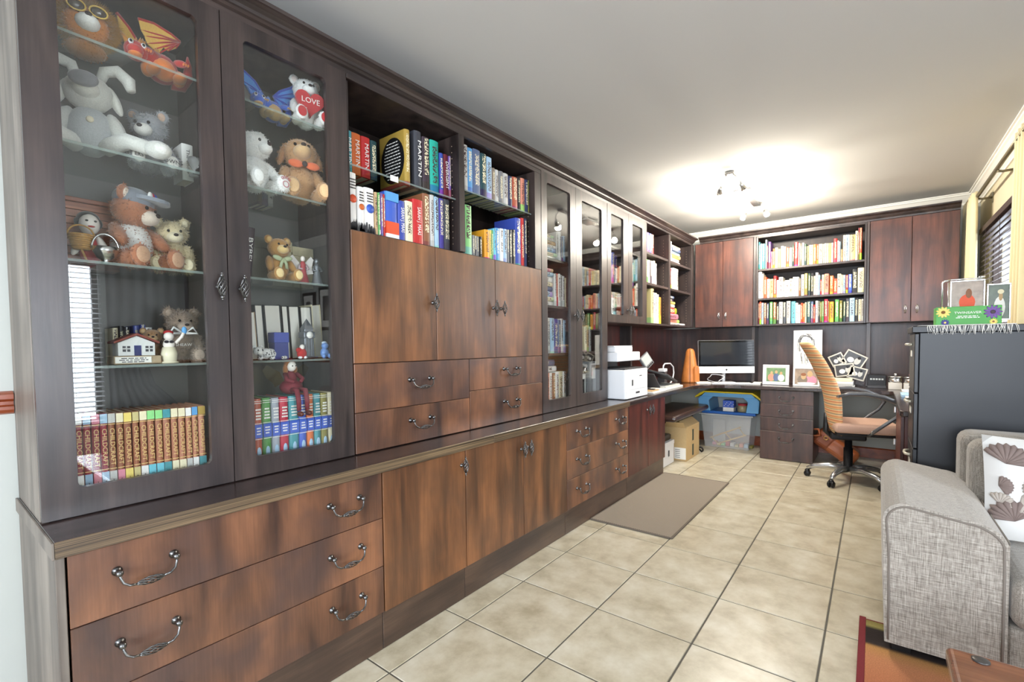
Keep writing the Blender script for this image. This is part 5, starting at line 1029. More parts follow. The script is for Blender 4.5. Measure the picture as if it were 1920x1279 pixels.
# ---------------------------------------------------------------- window dressing
M_CURT = P('cream curtain cloth', C(232, 218, 176), .85, sheen=.3, noise=.06, nscale=200)
def curtain(name, label, x, y0, y1, z0, z1, mat, amp=.028, waves=6, ax=0, group=None, gather=None):
    n = waves*10; rows_ = 14; vs = []; fs = []
    for r in range(rows_+1):
        z = z1+(z0-z1)*r/rows_; sq = 1.0
        if gather: sq = 1-.55*math.exp(-((z-gather)/.35)**2)
        for i in range(n+1):
            u = i/n; yy = y0+(y1-y0)*(u*sq); off = amp*sin(2*pi*waves*u+.4*sin(3*u+r*.2))*(.6+.4*r/rows_)
            vs.append((x+off, yy, z) if ax == 0 else (yy, x+off, z))
    for r in range(rows_):
        for i in range(n): k = r*(n+1)+i; fs.append((k, k+1, k+n+2, k+n+1))
    t = thing(name, label, 'curtain', ((x, (y0+y1)/2, z0) if ax == 0 else ((y0+y1)/2, x, z0)), group=group)
    c_ = MB(); c_.add(vs, fs, 0, True); o = c_.build('cloth', mat, t, fixn=False)
    sd = o.modifiers.new('thick', 'SOLIDIFY'); sd.thickness = .003
    return t
curtain('curtain', 'cream curtain gathered in the corner beside the wall cabinet', .655, 5.58, 6.12, .80, 2.49, M_CURT, .03, 7)
curtain('curtain', 'cream curtain at the right edge of the photo', .675, 3.89, 4.20, .80, 2.49, M_CURT, .03, 4)
t = thing('curtain_rod', 'bronze curtain rod on brackets above the venetian blind', 'curtain rod', (.67, 4.9, 2.43))
M_ROD = P('bronze rod', C(120, 112, 90), .35, .6)
m = MB(); m.tube([(.672, 3.5, 2.452), (.672, 6.0, 2.452)], .014, 12); m.build('rod', M_ROD, t)
for y in (4.05, 4.80, 5.62):
    m = MB(); m.tube([(.672, y, 2.437), (.70, y, 2.430), (XR-.001, y, 2.430)], .009, 8); m.box(XR-.006, XR-.0005, y-.02, y+.02, 2.39, 2.47); m.build('bracket', M_ROD, t)
m = MB(); m.ell((.672, 6.02, 2.452), .024); m.build('finial', M_ROD, t)
def blind(label, x, y0, y1, z0, z1, mat, pitch, tilt, w=.045):
    t = thing('venetian_blind', label, 'blind', (x, (y0+y1)/2, z0))
    wbox('head_rail', mat, t, x-.03, x+.03, y0, y1, z1-.045, z1)
    sl = MB().box(-w/2, w/2, -(y1-y0)/2+.01, (y1-y0)/2-.01, -.0012, .0012).build('slat', mat, t); me = sl.data; first = True
    z = z1-.06
    while z > z0+.03:
        o = sl if first else bpy.data.objects.new('slat', me)
        if not first: COL.objects.link(o)
        first = False; o.parent = t; o.location = Vector((x, (y0+y1)/2, z))-WL[t.name]; o.rotation_euler = (0, tilt, 0); z -= pitch
    for q in (.15, .5, .85):
        m = MB(); y = y0+(y1-y0)*q; m.tube([(x-w*.4, y, z0+.02), (x-w*.4, y, z1-.04)], .0015, 5); m.build('cord', mat, t)
    wbox('bottom_rail', mat, t, x-.025, x+.025, y0+.01, y1-.01, z0, z0+.018)
blind('dark timber venetian blind across the desk window', XR-.035, WY0-.03, WY1+.03, WZ0-.03, WZ1+.03, P('dark blind slat', C(66, 54, 54), .4), .043, -.45)
blind('white venetian blind over the window behind the sofa', XW-.035, -.27, 1.22, .47, 2.13, P('white blind slat', C(236, 238, 240), .5), .048, -.25)
M_GCURT = P('grey curtain cloth', C(92, 90, 92), .9, sheen=.2)
curtain('curtain', 'charcoal curtain drawn back beside the white blind', XW-.10, 1.24, 1.95, .05, 2.35, M_GCURT, .03, 7, gather=1.0)
for i, (x0, x1, z0, z1) in enumerate(((1.75, 2.15, 1.45, 2.0), (2.25, 2.55, 1.4, 1.95))):
    t = thing('picture_frame', ('dark framed picture on the wall behind the sofa', 'narrow dark framed picture near the corner behind the sofa')[i], 'picture', ((x0+x1)/2, YR-.02, z0))
    wbox('frame', M_BLACK, t, x0, x1, YR-.025, YR-.001, z0, z1); wbox('mount', M_PAPER, t, x0+.04, x1-.04, YR-.027, YR-.0255, z0+.04, z1-.04, bevel=0); wbox('picture', M_DARKGREY, t, x0+.1, x1-.1, YR-.029, YR-.0275, z0+.12, z1-.12, bevel=0)

# ---------------------------------------------------------------- things on the desk
zt = ZW+.0008
t = thing('printer', 'white laser printer with scanner lid on the worktop', 'printer', (-1.81, 3.82, zt))
wbox('body', M_WHITE, t, -2.02, -1.60, 3.575, 4.055, zt+.004, 1.022, bevel=.012, seg=3)
wbox('paper_drawer', M_WHITE, t, -1.612, -1.596, 3.59, 4.04, zt+.006, .845, bevel=.003); wbox('drawer_grip', M_DARKGREY, t, -1.5959, -1.595, 3.78, 3.86, .815, .830, bevel=0)
wbox('front_flap', M_WHITE, t, -1.606, -1.597, 3.64, 4.03, .852, .985, bevel=.003); wbox('flap_handle', M_DARKGREY, t, -1.5969, -1.595, 3.70, 3.725, .885, .935, bevel=.001)
wbox('output_tray', M_DARKGREY, t, -2.01, -1.61, 3.59, 4.04, 1.0225, 1.032); wbox('rear_column', M_DARKGREY, t, -2.01, -1.88, 3.60, 4.03, 1.032, 1.088); wbox('side_column', P('printer grey', C(110, 112, 120), .4), t, -1.87, -1.80, 3.60, 3.66, 1.032, 1.088)
wbox('scanner', M_WHITE, t, -2.02, -1.675, 3.60, 4.065, 1.088, 1.165, bevel=.008, seg=2); wbox('feeder', M_WHITE, t, -2.01, -1.70, 3.615, 3.96, 1.1655, 1.214, bevel=.010, seg=2)
wbox('feeder_lid', P('pale grey plastic', C(214, 216, 220), .4), t, -1.99, -1.72, 3.62, 4.0, 1.2145, 1.220, bevel=.002); wbox('badge', M_DARKGREY, t, -1.5969, -1.5955, 3.86, 3.91, .958, .965, bevel=0)
t = thing('desk_phone', 'grey desk phone with a tilted screen beside the printer', 'phone', (-1.83, 4.52, zt))
wbox('base', M_DARKGREY, t, -1.95, -1.76, 4.45, 4.66, zt, zt+.02, bevel=.004); m = MB(); m.tube([(-1.87, 4.55, zt+.02), (-1.86, 4.56, .93), (-1.85, 4.58, 1.0)], .016, 8); m.build('stand', M_DARKGREY, t)
T = Matrix.Translation((-1.83, 4.60, 1.06)) @ Matrix.Rotation(.35, 4, 'X') @ Matrix.Rotation(-.45, 4, 'Y')
MB().box(-.012, .012, -.10, .10, -.07, .07, T=T).build('display_body', P('phone grey', C(104, 106, 110), .4), t, bevel=.006); MB().box(.0122, .0132, -.085, .085, -.035, .058, T=T).build('screen', P('phone screen', C(170, 178, 178), .15), t)
for k in range(4): MB().box(.0122, .0145, -.07+.04*k, -.045+.04*k, -.06, -.046, T=T).build('key', M_BLACK, t)
t = thing('laptop', 'closed grey laptop propped on the papers beside the printer', 'laptop', (-1.72, 4.85, zt+.05))
T = Matrix.Translation((-1.745, 4.80, zt+.125)) @ Matrix.Rotation(-.25, 4, 'X') @ Matrix.Rotation(.22, 4, 'Y') @ Matrix.Rotation(.1, 4, 'Z')
grl = P('laptop grey', C(112, 110, 110), .35, .5)
MB().box(-.12, .12, -.20, .20, -.009, .001, T=T).build('base', M_DARKGREY, t, bevel=.003); MB().box(-.12, .12, -.20, .20, .0015, .010, T=T).build('lid', grl, t, bevel=.003)
MB().lathe([(.0004, .0101), (.014, .0101), (.014, .0106), (.0004, .0106)], 14, T=T).build('lid_emblem', M_BLACK, t)
t = thing('phone_stand', 'dark tilted document stand between printer and laptop', 'stand', (-1.72, 4.40, zt)); T = Matrix.Translation((-1.72, 4.42, zt+.10)) @ Matrix.Rotation(-.7, 4, 'X')
MB().box(-.07, .07, -.11, .11, -.006, .006, T=T).build('plate', M_DARKGREY, t, bevel=.002); MB().box(-.06, .06, -.10, .06, .0062, .008, T=T).build('leaflet', P('mint leaflet', C(176, 214, 206), .6), t); wbox('foot', M_DARKGREY, t, -1.79, -1.65, 4.33, 4.37, zt, zt+.03)
for i, (x0, x1, y0, y1, c_) in enumerate(((-1.80, -1.60, 4.20, 4.58, 'white'), (-1.86, -1.61, 4.52, 5.06, 'white'), (-1.82, -1.63, 4.60, 5.02, 'palegrey'), (-1.76, -1.62, 4.22, 4.40, 'tan'))):
    zz = zt+(0, .0, .018, .014)[i]; o = wbox('paper_pile', PM[c_] if c_ != 'white' else M_PAPER, None, x0, x1, y0+.02*0, y1 if i else 4.515, zz, zz+(.013, .017, .016, .006)[i], bevel=.001)
    tag(o, ('white paper pile at the foot of the printer', 'long white paper pile under the laptop', 'grey paper folder on the white pile under the laptop', 'tan card on the white papers beside the printer')[i], 'papers')
t = thing('charger', 'white charger with a looping white cable behind the laptop', 'charger', (-1.83, 5.05, zt))
wbox('adapter', M_WHITE, t, -1.87, -1.80, 5.03, 5.13, zt+.15, zt+.185, bevel=.006, seg=2); m = MB(); m.tube([(-1.83, 5.08, zt+.185), (-1.83, 5.085, zt+.215), (-1.83, 5.13, zt+.235), (-1.83, 5.30, zt+.232), (-1.83, 5.40, zt+.19), (-1.83, 5.42, zt+.12), (-1.83, 5.38, zt+.04), (-1.83, 5.30, zt+.006)], .008, 8); m.build('cable', M_WHITE, t)
wbox('stand_block', M_DARKGREY, t, -1.88, -1.80, 5.04, 5.12, zt, zt+.15)
t = thing('leather_case', 'tall tapering tan leather case standing beside the computer', 'case', (-1.70, 5.60, zt), .3)
lea2 = P('tan leather', C(196, 122, 62), .4, noise=.3, nscale=14, coat=.2); m = MB(); pts = [(.095, .085, 0), (.100, .088, .02), (.088, .078, .10), (.072, .066, .20), (.056, .052, .30), (.046, .044, .36), (.030, .030, .39), (.004, .004, .398)]
vs = [(a*cos(2*pi*j/20), b*sin(2*pi*j/20), z) for a, b, z in pts for j in range(20)]; fs = [(i*20+j, i*20+(j+1) % 20, (i+1)*20+(j+1) % 20, (i+1)*20+j) for i in range(7) for j in range(20)]+[tuple(range(19, -1, -1)), tuple(140+j for j in range(20))]
m.add(vs, fs, 0, True); m.build('body', lea2, t, world=False)
m = MB()
for a in (-1.57, .0): m.tube([((p[0]+.002)*cos(a), (p[1]+.002)*sin(a), p[2]) for p in pts[:7]], .004, 6)
m.build('seam', P('dark leather seam', C(120, 66, 32), .5), t, world=False)
T = Matrix.Rotation(-.6, 4, 'Z'); MB().prism([(-.045, .01), (.045, .01), (.042, .15), (.03, .19), (0, .20), (-.03, .19), (-.042, .15)], .066, .098, 0, T=T).build('pocket', lea2, t, world=False, bevel=.008)
t = thing('desktop_computer', 'silver all in one computer with a black screen', 'computer', (-1.357, 5.80, zt), .55)
alu = P('aluminium', C(226, 228, 232), .3, .35)
T = Matrix.Translation((0, 0, .298)) @ Matrix.Rotation(-.06, 4, 'X')
MB().box(-.31, .31, -.012, .012, -.19, .19, T=T).build('housing', alu, t, world=False, bevel=.006, seg=3)
MB().box(-.308, .308, -.0145, -.0125, -.112, .188, T=T).build('screen_glass', P('black screen glass', C(16, 17, 20), .06), t, world=False); MB().box(-.285, .285, -.0152, -.0146, -.09, .165, T=T).build('screen', P('dark screen', C(38, 42, 48), .05), t, world=False)
MB().box(-.308, .308, -.0145, -.0125, -.189, -.113, T=T).build('chin', P('bright aluminium', C(232, 233, 236), .35, .15), t, world=False, bevel=.002)
ap = MB().ell((0, 0, 0), (.010, .0008, .011)); ap.v = [tuple(T @ (Vector(v)+Vector((0, -.0148, -.15)))) for v in ap.v]; ap.build('emblem', M_BLACK, t, world=False)
m = MB(); m.tube([(0, .03, .20), (0, .07, .10), (0, .08, .012)], .02, 10); m.box(-.09, .09, -.06, .10, 0, .010); m.build('stand', alu, t, world=False, bevel=.002)
t = thing('keyboard', 'white keyboard in front of the computer', 'keyboard', (-1.26, 5.63, zt), .45)
MB().box(-.21, .21, -.055, .055, 0, .010).build('case', M_WHITE, t, world=False, bevel=.004); kk = MB().box(-.007, .007, -.007, .007, 0, .004).build('key', M_PAPER, t, world=False); kk.location = (-.19, -.04, .012)
for r in range(5):
    for c in range(20):
        if r or c: k2 = bpy.data.objects.new('key', kk.data); COL.objects.link(k2); k2.parent = t; k2.location = (-.19+c*.02, -.04+r*.02, .012)
for i, (x, y, r_, w_, d_) in enumerate(((-1.56, 5.60, .5, .08, .09), (-1.03, 5.80, .1, .04, .12))):
    o = MB().box(-w_, w_, -d_, d_, 0, .012, T=Matrix.Rotation(r_, 4, 'Z')).build('paper_pile', M_PAPER, None); o.location = (x, y, zt); tag(o, ('white papers left of the keyboard by the leather case', 'white papers right of the keyboard under the screen')[i], 'papers')
t = thing('cable_coil', 'white coiled cable under the computer screen', 'cable', (-1.45, 5.72, zt)); m = MB(); m.tube([(.08*cos(a)+.02*sin(3*a), .03*sin(2*a), .05+.045*sin(a)) for a in [2*pi*i/40 for i in range(40)]], .004, 6, closed=True); m.build('loop', M_WHITE, t, world=False)
def photo(t, T, w, h, kind):
    """a printed snapshot: backdrop plus flat printed figures"""
    bgc = {'three': (110, 140, 96), 'pair': (150, 130, 110), 'bw': (60, 60, 62), 'red': (150, 130, 112), 'cap': (70, 84, 60)}[kind]
    MB().box(-w/2, w/2, -.0008, 0, -h/2, h/2, T=T).build('photo', P('photo '+kind, C(*bgc), .3, noise=.6, nscale=30), t, world=False)
    def blob(c, x, z, rx, rz_, k): MB().prism([(x+rx*cos(2*pi*i/14), z+rz_*sin(2*pi*i/14)) for i in range(14)], -.0011-.0003*k, -.0009, 1, T=T).build('printed_figure', PM[c], t, world=False)
    sets = {'three': (('salmon', -.24, -.2, .18, .28), ('slate', .02, -.18, .16, .3), ('white', .28, -.22, .17, .26), ('tan', -.22, .14, .07, .12), ('tan', .02, .2, .07, .12), ('tan', .27, .12, .07, .12)),
            'pair': (('pink', .2, -.22, .26, .3), ('taupe', -.16, -.2, .22, .3), ('tan', .16, .18, .12, .2), ('tan', -.12, 0, .11, .18), ('brown', -.12, .14, .12, .1), ('white', 0, -.42, .4, .07)),
            'bw': (('white', -.15, -.1, .18, .22), ('palegrey', .2, .0, .16, .3), ('black', .2, .28, .1, .12)), 'red': (('vermilion', 0, -.02, .26, .2), ('brown', .05, .2, .1, .12), ('white', 0, -.36, .42, .1)),
            'cap': (('white', .05, -.16, .28, .32), ('tan', .1, .16, .1, .13), ('cream', .1, .3, .16, .07))}[kind]
    for k, (c, x, z, rx, rz_) in enumerate(sets): blob(c, x*w, z*h, rx*w, rz_*h, k)
def frame(name, label, loc, rz, w, h, mat, kind, bw=.02, tilt=-.12, mount=.0, roll=0, z=None, t=None):
    t = t or thing(name, label, 'picture frame', loc, rz)
    T = Matrix.Translation((0, 0, h/2*cos(tilt)+.002)) @ Matrix.Rotation(tilt, 4, 'X')
    if roll: T = Matrix.Translation(z) @ Matrix.Rotation(roll, 4, 'Y')
    m = MB()
    for b_ in ((-w/2, w/2, -h/2, -h/2+bw), (-w/2, w/2, h/2-bw, h/2), (-w/2, -w/2+bw, -h/2+bw, h/2-bw), (w/2-bw, w/2, -h/2+bw, h/2-bw)): m.box(b_[0], b_[1], -.008, .008, b_[2], b_[3], T=T)
    m.build('frame', mat, t, world=False, bevel=.002); MB().box(-w/2+bw, w/2-bw, -.001, .006, -h/2+bw, h/2-bw, T=T).build('backing', M_PAPER, t, world=False)
    photo(t, T @ Matrix.Translation((0, -.0012, 0)), w-2*bw-2*mount, h-2*bw-2*mount, kind)
    return t
frame('photo_frame', 'white framed photo of three people beside the computer', (-.838, 5.74, zt), 0, .25, .215, M_WHITE, 'three', .022, mount=.012)
frame('photo_frame', 'white framed photo of a couple below the pencil portrait', (-.555, 5.70, zt), 0, .235, .195, M_WHITE, 'pair', .016)
t = thing('sketch_board', 'white board with a pencil portrait leaning behind the desk chair', 'drawing', (-.56, 5.87, zt))
wbox('board', M_PAPER, t, -.69, -.432, 5.855, 5.867, zt, 1.358, bevel=.001)
pen = P('pencil line', C(92, 92, 95), .8); m = MB(); yy = 5.853; rnd = random.Random(4); cx, cz = -.575, 1.235
for k in range(60):
    a = rnd.uniform(.15, pi-.15); r0 = rnd.uniform(.055, .085); m.tube([(cx+r0*cos(a+q)*.85, yy, cz+r0*sin(a+q)*1.05) for q in (0, .12, .26, .4)], .0017, 4)
for s_ in (-1, 1):
    for k in range(9): x = cx+s_*rnd.uniform(.05, .072); m.tube([(x, yy, cz+.03), (x+s_*.008, yy, cz-.03), (x+rnd.uniform(-.01, .01), yy, cz-.10)], .001, 4)
    m.tube([(cx+s_*.022+.012*cos(a), yy, cz+.012+.005*sin(a)) for a in [2*pi*i/10 for i in range(10)]], .001, 4, closed=True); m.tube([(cx+s_*.012, yy, cz+.026), (cx+s_*.036, yy, cz+.027)], .001, 4)
    for k in range(8): x = cx+s_*rnd.uniform(.0, .05); m.tube([(x, yy, cz-.10-rnd.uniform(0, .03)), (x+rnd.uniform(-.02, .02), yy, cz-.20-rnd.uniform(0, .05))], .0011, 4)
m.tube([(cx+.05*sin(a), yy, cz-.015-.052*cos(a)) for a in [-1.4+2.8*i/14 for i in range(15)]], .0011, 4); m.tube([(cx, yy, cz+.01), (cx-.006, yy, cz-.015), (cx+.004, yy, cz-.018)], .001, 4); m.tube([(cx-.018, yy, cz-.036), (cx, yy, cz-.040), (cx+.018, yy, cz-.036)], .0012, 4)
m.build('pencil_drawing', pen, t)
t = thing('collage_frame', 'cluster of four tilted small photo frames on the desk', 'picture frame', (-.22, 5.93, zt)); fg = P('champagne frame', C(188, 182, 168), .35, .4)
for (x, z, w_, h_, ro) in ((-.085, .27, .13, .12, -.45), (.055, .272, .19, .15, .5), (-.02, .165, .17, .13, -.15), (.085, .135, .15, .13, .28)): frame('', '', None, 0, w_, h_, fg, 'bw', .013, roll=ro, z=(x, 0 if z > .2 else -.02, z), t=t)
m = MB(); m.tube([(0, .03, .28), (0, .09, .0)], .006, 6); m.tube([(0, .03, .20), (.0, -.02, .0)], .006, 6); m.build('easel_leg', M_BLACK, t, world=False)
zz = zt
for i, (w_, c_) in enumerate(((.21, 'white'), (.20, 'palegrey'), (.20, 'white'), (.19, 'cream'))):
    o = wbox('document_folder', PM[c_], None, -.36, -.36+w_, 5.60, 5.83, zz, zz+.022, bevel=.002); tag(o, f"{SAY.get(c_, c_)} document folder, {ORD[i]} from the bottom of the desk pile", 'folder', 'document folders piled on the desk'); zz += .0225
t = thing('router', 'black network router on the desk near the corner', 'router', (.03, 5.85, zt)); wbox('body', M_BLACK, t, -.05, .095, 5.82, 5.88, zt, .905, bevel=.004)
for k in range(5): wbox('port', P('router light', C(190, 196, 196), .4), t, -.03+k*.022, -.014+k*.022, 5.8185, 5.8198, .855, .870, bevel=0)
wbox('lower_body', M_DARKGREY, t, -.05, .095, 5.80, 5.8195, zt, .80, bevel=.002)
for i, (x, y, r_) in enumerate(((.16, 5.75, .06), (.27, 5.70, .055))):
    t = thing('lidded_tin', ('round silver lidded tin beside the router', 'round silver lidded tin with a pink knob')[i], 'tin', (x, y, zt+.065)); m = MB().lathe([(.0004, 0), (r_*.8, 0), (r_*.85, .01), (r_*.8, .05), (.0004, .05)], 20); m.build('bowl', M_STEEL, t, world=False)
    m = MB().lathe([(.0004, .05), (r_, .05), (r_, .056), (r_*.5, .068), (.0004, .07)], 20); m.build('lid', M_STEEL, t, world=False); part(t, 'knob', M_STEEL if i == 0 else PM['pink'], [((0, 0, .078), (.014, .014, .012))], n=10)
    wbox('tin_stand', P('tin box', C(210, 206, 198), .5), t, x-.05, x+.05, y-.05, y+.05, zt, zt+.064, bevel=.003)
for i, (x0, x1, y0, y1, c_) in enumerate(((.20, .40, 5.30, 5.56, 'white'), (.18, .36, 4.95, 5.22, 'paleblue'), (.20, .42, 4.6, 4.88, 'white'), (.24, .45, 4.25, 4.52, 'salmon'))):
    o = wbox('paper_pile', PM[c_], None, x0, x1, y0, y1, zt, zt+.02, bevel=.001); tag(o, ('white papers in front of the silver tins', 'pale blue folder on the side desk', 'white papers midway along the side desk', 'salmon folder at the near end of the side desk')[i], 'papers')
# desk pedestal and side cupboard
t = thing('desk_pedestal', 'dark four drawer desk pedestal left of the chair', 'drawer unit', (-.714, 5.84, 0))
wbox('carcass', W_ESP, t, -.953, -.475, 5.569, 6.15, .001, ZW-.0385)
for (z0, z1, hz) in ((.592, .733, .665), (.450, .588, .525), (.305, .446, .382), (.004, .301, .236)):
    d = wbox('drawer', W_ESP, t, -.953, -.475, 5.55, 5.568, z0, z1, bevel=.002); handle(ME_BAIL, d, (-.714, 5.55, hz), -pi/2)
t = thing('side_cupboard', 'dark cupboard with hinged door under the side desk', 'cupboard', (.46, 4.6, 0))
wbox('side_panel', W_RED, t, .165, XR-.02, 4.02, 4.038, .001, ZW-.0385); wbox('side_panel', W_FRAME, t, .165, XR-.02, 4.85, 4.868, .001, ZW-.0385); wbox('bottom_panel', W_FRAME, t, .165, XR-.02, 4.038, 4.85, .08, .098); wbox('back_panel', W_FRAME, t, XR-.03, XR-.02, 4.038, 4.85, .098, ZW-.0385)
d = wbox('door', W_RED, t, .146, .164, 4.03, 4.86, .08, ZW-.042)
for z in (.66, .40, .2): wbox('hinge', M_STEEL, d, .130, .1455, 4.84, 4.87, z, z+.05, bevel=.003)
# ---------------------------------------------------------------- under the desk
t = thing('storage_box', 'clear plastic storage box of craft bits under the desk', 'storage box', (-1.355, 6.0, 0))
clr = milky('clear plastic', (.93, .94, .95, 1), .20)
def tub(mb, x0, x1, y0, y1, z0, z1, d, th=.004):
    o = [(x0+d, y0+d, z0), (x1-d, y0+d, z0), (x1-d, y1-d, z0), (x0+d, y1-d, z0), (x0, y0, z1), (x1, y0, z1), (x1, y1, z1), (x0, y1, z1)]
    i = [(x0+d+th, y0+d+th, z0+th), (x1-d-th, y0+d+th, z0+th), (x1-d-th, y1-d-th, z0+th), (x0+d+th, y1-d-th, z0+th), (x0+th, y0+th, z1), (x1-th, y0+th, z1), (x1-th, y1-th, z1), (x0+th, y1-th, z1)]
    mb.add(o+i, [(3, 2, 1, 0)]+[(k, (k+1) % 4, (k+1) % 4+4, k+4) for k in range(4)]+[(8, 9, 10, 11)]+[(8+(k+1) % 4, 8+k, 12+k, 12+(k+1) % 4) for k in range(4)]+[(4+k, 4+(k+1) % 4, 12+(k+1) % 4, 12+k) for k in range(4)])
m = MB(); tub(m, -1.63, -1.085, 5.80, 6.185, .002, .40, .035); m.build('tub', clr, t)
m = MB()
for b_ in ((-1.65, -1.065, 5.78, 5.803), (-1.65, -1.065, 6.182, 6.20), (-1.65, -1.627, 5.803, 6.182), (-1.088, -1.065, 5.803, 6.182)): m.box(*b_, .39, .405)
m.build('rim', P('frosted plastic', C(200, 206, 210), .4, alpha=.8), t, bevel=.003)
for i, (a, b_, r_) in enumerate((((-1.52, 5.86, .09), (-1.22, 5.90, .24), .008), ((-1.46, 5.86, .03), (-1.17, 5.90, .16), .008), ((-1.45, 5.88, .05), (-1.42, 5.88, .13), .007), ((-1.22, 5.89, .14), (-1.2, 5.89, .22), .007))):
    pass
lad = thing('wooden_ladder', 'small wooden toy ladder inside the clear storage box', 'toy', (-1.36, 5.9, .03)); wd = P('pine', C(214, 176, 110), .6, noise=.15)
for (a, b_) in (((-1.55, 5.88, .10), (-1.22, 5.92, .25)), ((-1.47, 5.87, .035), (-1.16, 5.91, .165))): m = MB(); m.tube([a, b_], .0085, 6); m.build('rail', wd, lad)
for k in (.05, .5, .95): a = Vector((-1.55, 5.88, .10)).lerp(Vector((-1.22, 5.92, .25)), k); b_ = Vector((-1.47, 5.87, .035)).lerp(Vector((-1.16, 5.91, .165)), k); m = MB(); m.tube([a, b_], .006, 6); m.build('rung', wd, lad)
rnd = random.Random(9)
for i in range(9):
    c_ = ['pink', 'yellow', 'palegreen', 'crimson', 'white', 'khaki', 'salmon', 'paleblue', 'olive'][i]; x = -1.54+.05*i; h_ = rnd.uniform(.02, .05)
    o = wbox('craft_packet', PM[c_], None, x, x+.042, 5.95, 6.03+rnd.uniform(0, .06), .0075, .0075+h_, bevel=.002); tag(o, f"{SAY.get(c_, c_)} craft packet on the floor of the clear storage box", 'packet', 'craft packets in the clear box')
o = wbox('craft_card', PM['palegrey'], None, -1.56, -1.42, 6.06, 6.068, .0075, .30, bevel=.001); tag(o, 'grey printed card standing in the clear storage box', 'card')
t = thing('play_table', 'light blue plastic play table with yellow top on storage box', 'play table', (-1.355, 5.98, .406))
bl2 = P('light blue plastic', C(110, 172, 222), .35); ye = P('yellow plastic', C(232, 204, 40), .35); wbox('tray', P('mid blue plastic', C(46, 106, 190), .35), t, -1.62, -1.04, 5.79, 6.18, .4065, .438, bevel=.006)
for s_, x in ((1, -1.65), (-1, -1.01)): MB().prism([(x, .438), (x+s_*.13, .438), (x+s_*.11, .56), (x+s_*.16, .61), (x+s_*.02, .61), (x-s_*.01, .58)], 5.78, 6.19, 1).build('leg', bl2, t, bevel=.008)
MB().prism([(-1.69, .585), (-1.62, .625), (-1.58, .655), (-1.08, .655), (-1.03, .62), (-.97, .575), (-.97, .595), (-1.02, .642), (-1.07, .672), (-1.59, .672), (-1.64, .645), (-1.69, .605)], 5.76, 6.195, 1).build('top', ye, t, bevel=.004)
MB().prism([(-1.62, .61), (-1.04, .61), (-1.08, .652), (-1.58, .652)], 5.775, 5.79, 1).build('apron', bl2, t)
t = thing('tissue_carton', 'blue and white carton on the play table tray', 'carton', (-1.33, 5.87, .4385)); wbox('box_body', M_PAPER, t, -1.39, -1.275, 5.82, 5.93, .4388, .485, bevel=.001); wbox('box_top', PM['royalblue'], t, -1.391, -1.274, 5.819, 5.931, .485, .565, bevel=.001)
for k in range(8): wbox('printed_spot', M_PAPER, t, -1.38+.014*k, -1.372+.014*k, 5.8178, 5.8189, .50+.018*(k % 3), .508+.018*(k % 3), bevel=0)
t = thing('glass_jar', 'glass jar with a red lid on the play table tray', 'jar', (-1.19, 5.87, .4385)); m = MB().lathe([(.0004, 0), (.05, 0), (.055, .008), (.055, .065), (.048, .075), (.0004, .075)], 20); m.build('jar', P('jar contents', C(150, 140, 110), .15, noise=.6, nscale=60), t, world=False); m = MB().lathe([(.0004, .0752), (.05, .0752), (.05, .095), (.0004, .097)], 20); m.build('lid', P('red lid', C(170, 50, 56), .4), t, world=False)
t = thing('cardboard_box', 'open brown cardboard box with dark tape under the desk', 'box', (-1.70, 5.16, 0)); cb = P('cardboard', C(196, 168, 122), .8, noise=.08, nscale=60); m = MB(); tub(m, -1.88, -1.535, 4.94, 5.39, .002, .355, 0, .006); m.build('carton', cb, t)
for (z0, z1) in ((.03, .15), (.19, .31)): wbox('tape', P('green tape', C(60, 72, 62), .5), t, -1.5348, -1.534, 5.14, 5.19, z0, z1, bevel=0)
wbox('side_label', M_PAPER, t, -1.66, -1.54, 4.9388, 4.9398, .02, .14, bevel=0)
for k in range(5): wbox('label_line', M_DARKGREY, t, -1.65, -1.60, 4.938, 4.9387, .035+.02*k, .040+.02*k, bevel=0)
T = Matrix.Translation((-1.535, 5.165, .355)) @ Matrix.Rotation(-.9, 4, 'Y'); MB().box(-.005, 0, -.22, .22, 0, .10, T=T).build('flap', cb, t)
T = Matrix.Translation((-1.71, 4.94, .355)) @ Matrix.Rotation(.8, 4, 'X'); MB().box(-.165, .165, -.005, 0, 0, .09, T=T).build('flap', cb, t)
t = thing('white_carton', 'white paper carton on the floor beside the red cabinet', 'box', (-1.79, 4.72, 0)); wbox('carton', M_WHITE, t, -1.95, -1.638, 4.55, 4.865, .002, .235, bevel=.003); wbox('carton_lid', M_WHITE, t, -1.953, -1.635, 4.547, 4.868, .195, .238, bevel=.003); wbox('hand_hole', M_DARKGREY, t, -1.6349, -1.6335, 4.69, 4.72, .09, .15, bevel=0)
t = thing('black_device', 'black electronic device on the white carton', 'device', (-1.76, 4.7, .2385)); wbox('body', M_BLACK, t, -1.88, -1.66, 4.60, 4.84, .2388, .30, bevel=.01); wbox('panel', M_DARKGREY, t, -1.70, -1.6595, 4.64, 4.80, .27, .302, bevel=.002)
t = thing('iron_stool', 'dark leather stool with scrolled iron legs under the desk', 'stool', (-1.70, 5.15, 0)); irn = P('wrought iron', C(30, 28, 30), .45, .4)
wbox('seat', P('dark brown leather', C(58, 40, 34), .35, coat=.3), t, -1.93, -1.49, 4.47, 5.62, .475, .535, bevel=.03, seg=4)
for y in (4.50, 5.46):
    for s_ in (-1, 1):
        a = -1.75-s_*.15; b_ = (-1.76+s_*.05) if y < 5 else -1.71+s_*.14; pts = [(a, y, .475), (-1.71, y+.02*s_, .26), (b_, y, .05)]+[(b_+s_*(.03+.028*sin(q)), y, .032-.028*cos(q)*-1 if False else .032+.028*cos(q+pi)) for q in [i*.6 for i in range(1, 9)]]
        m = MB(); m.tube(pts, .009, 8); m.build('leg', irn, t)
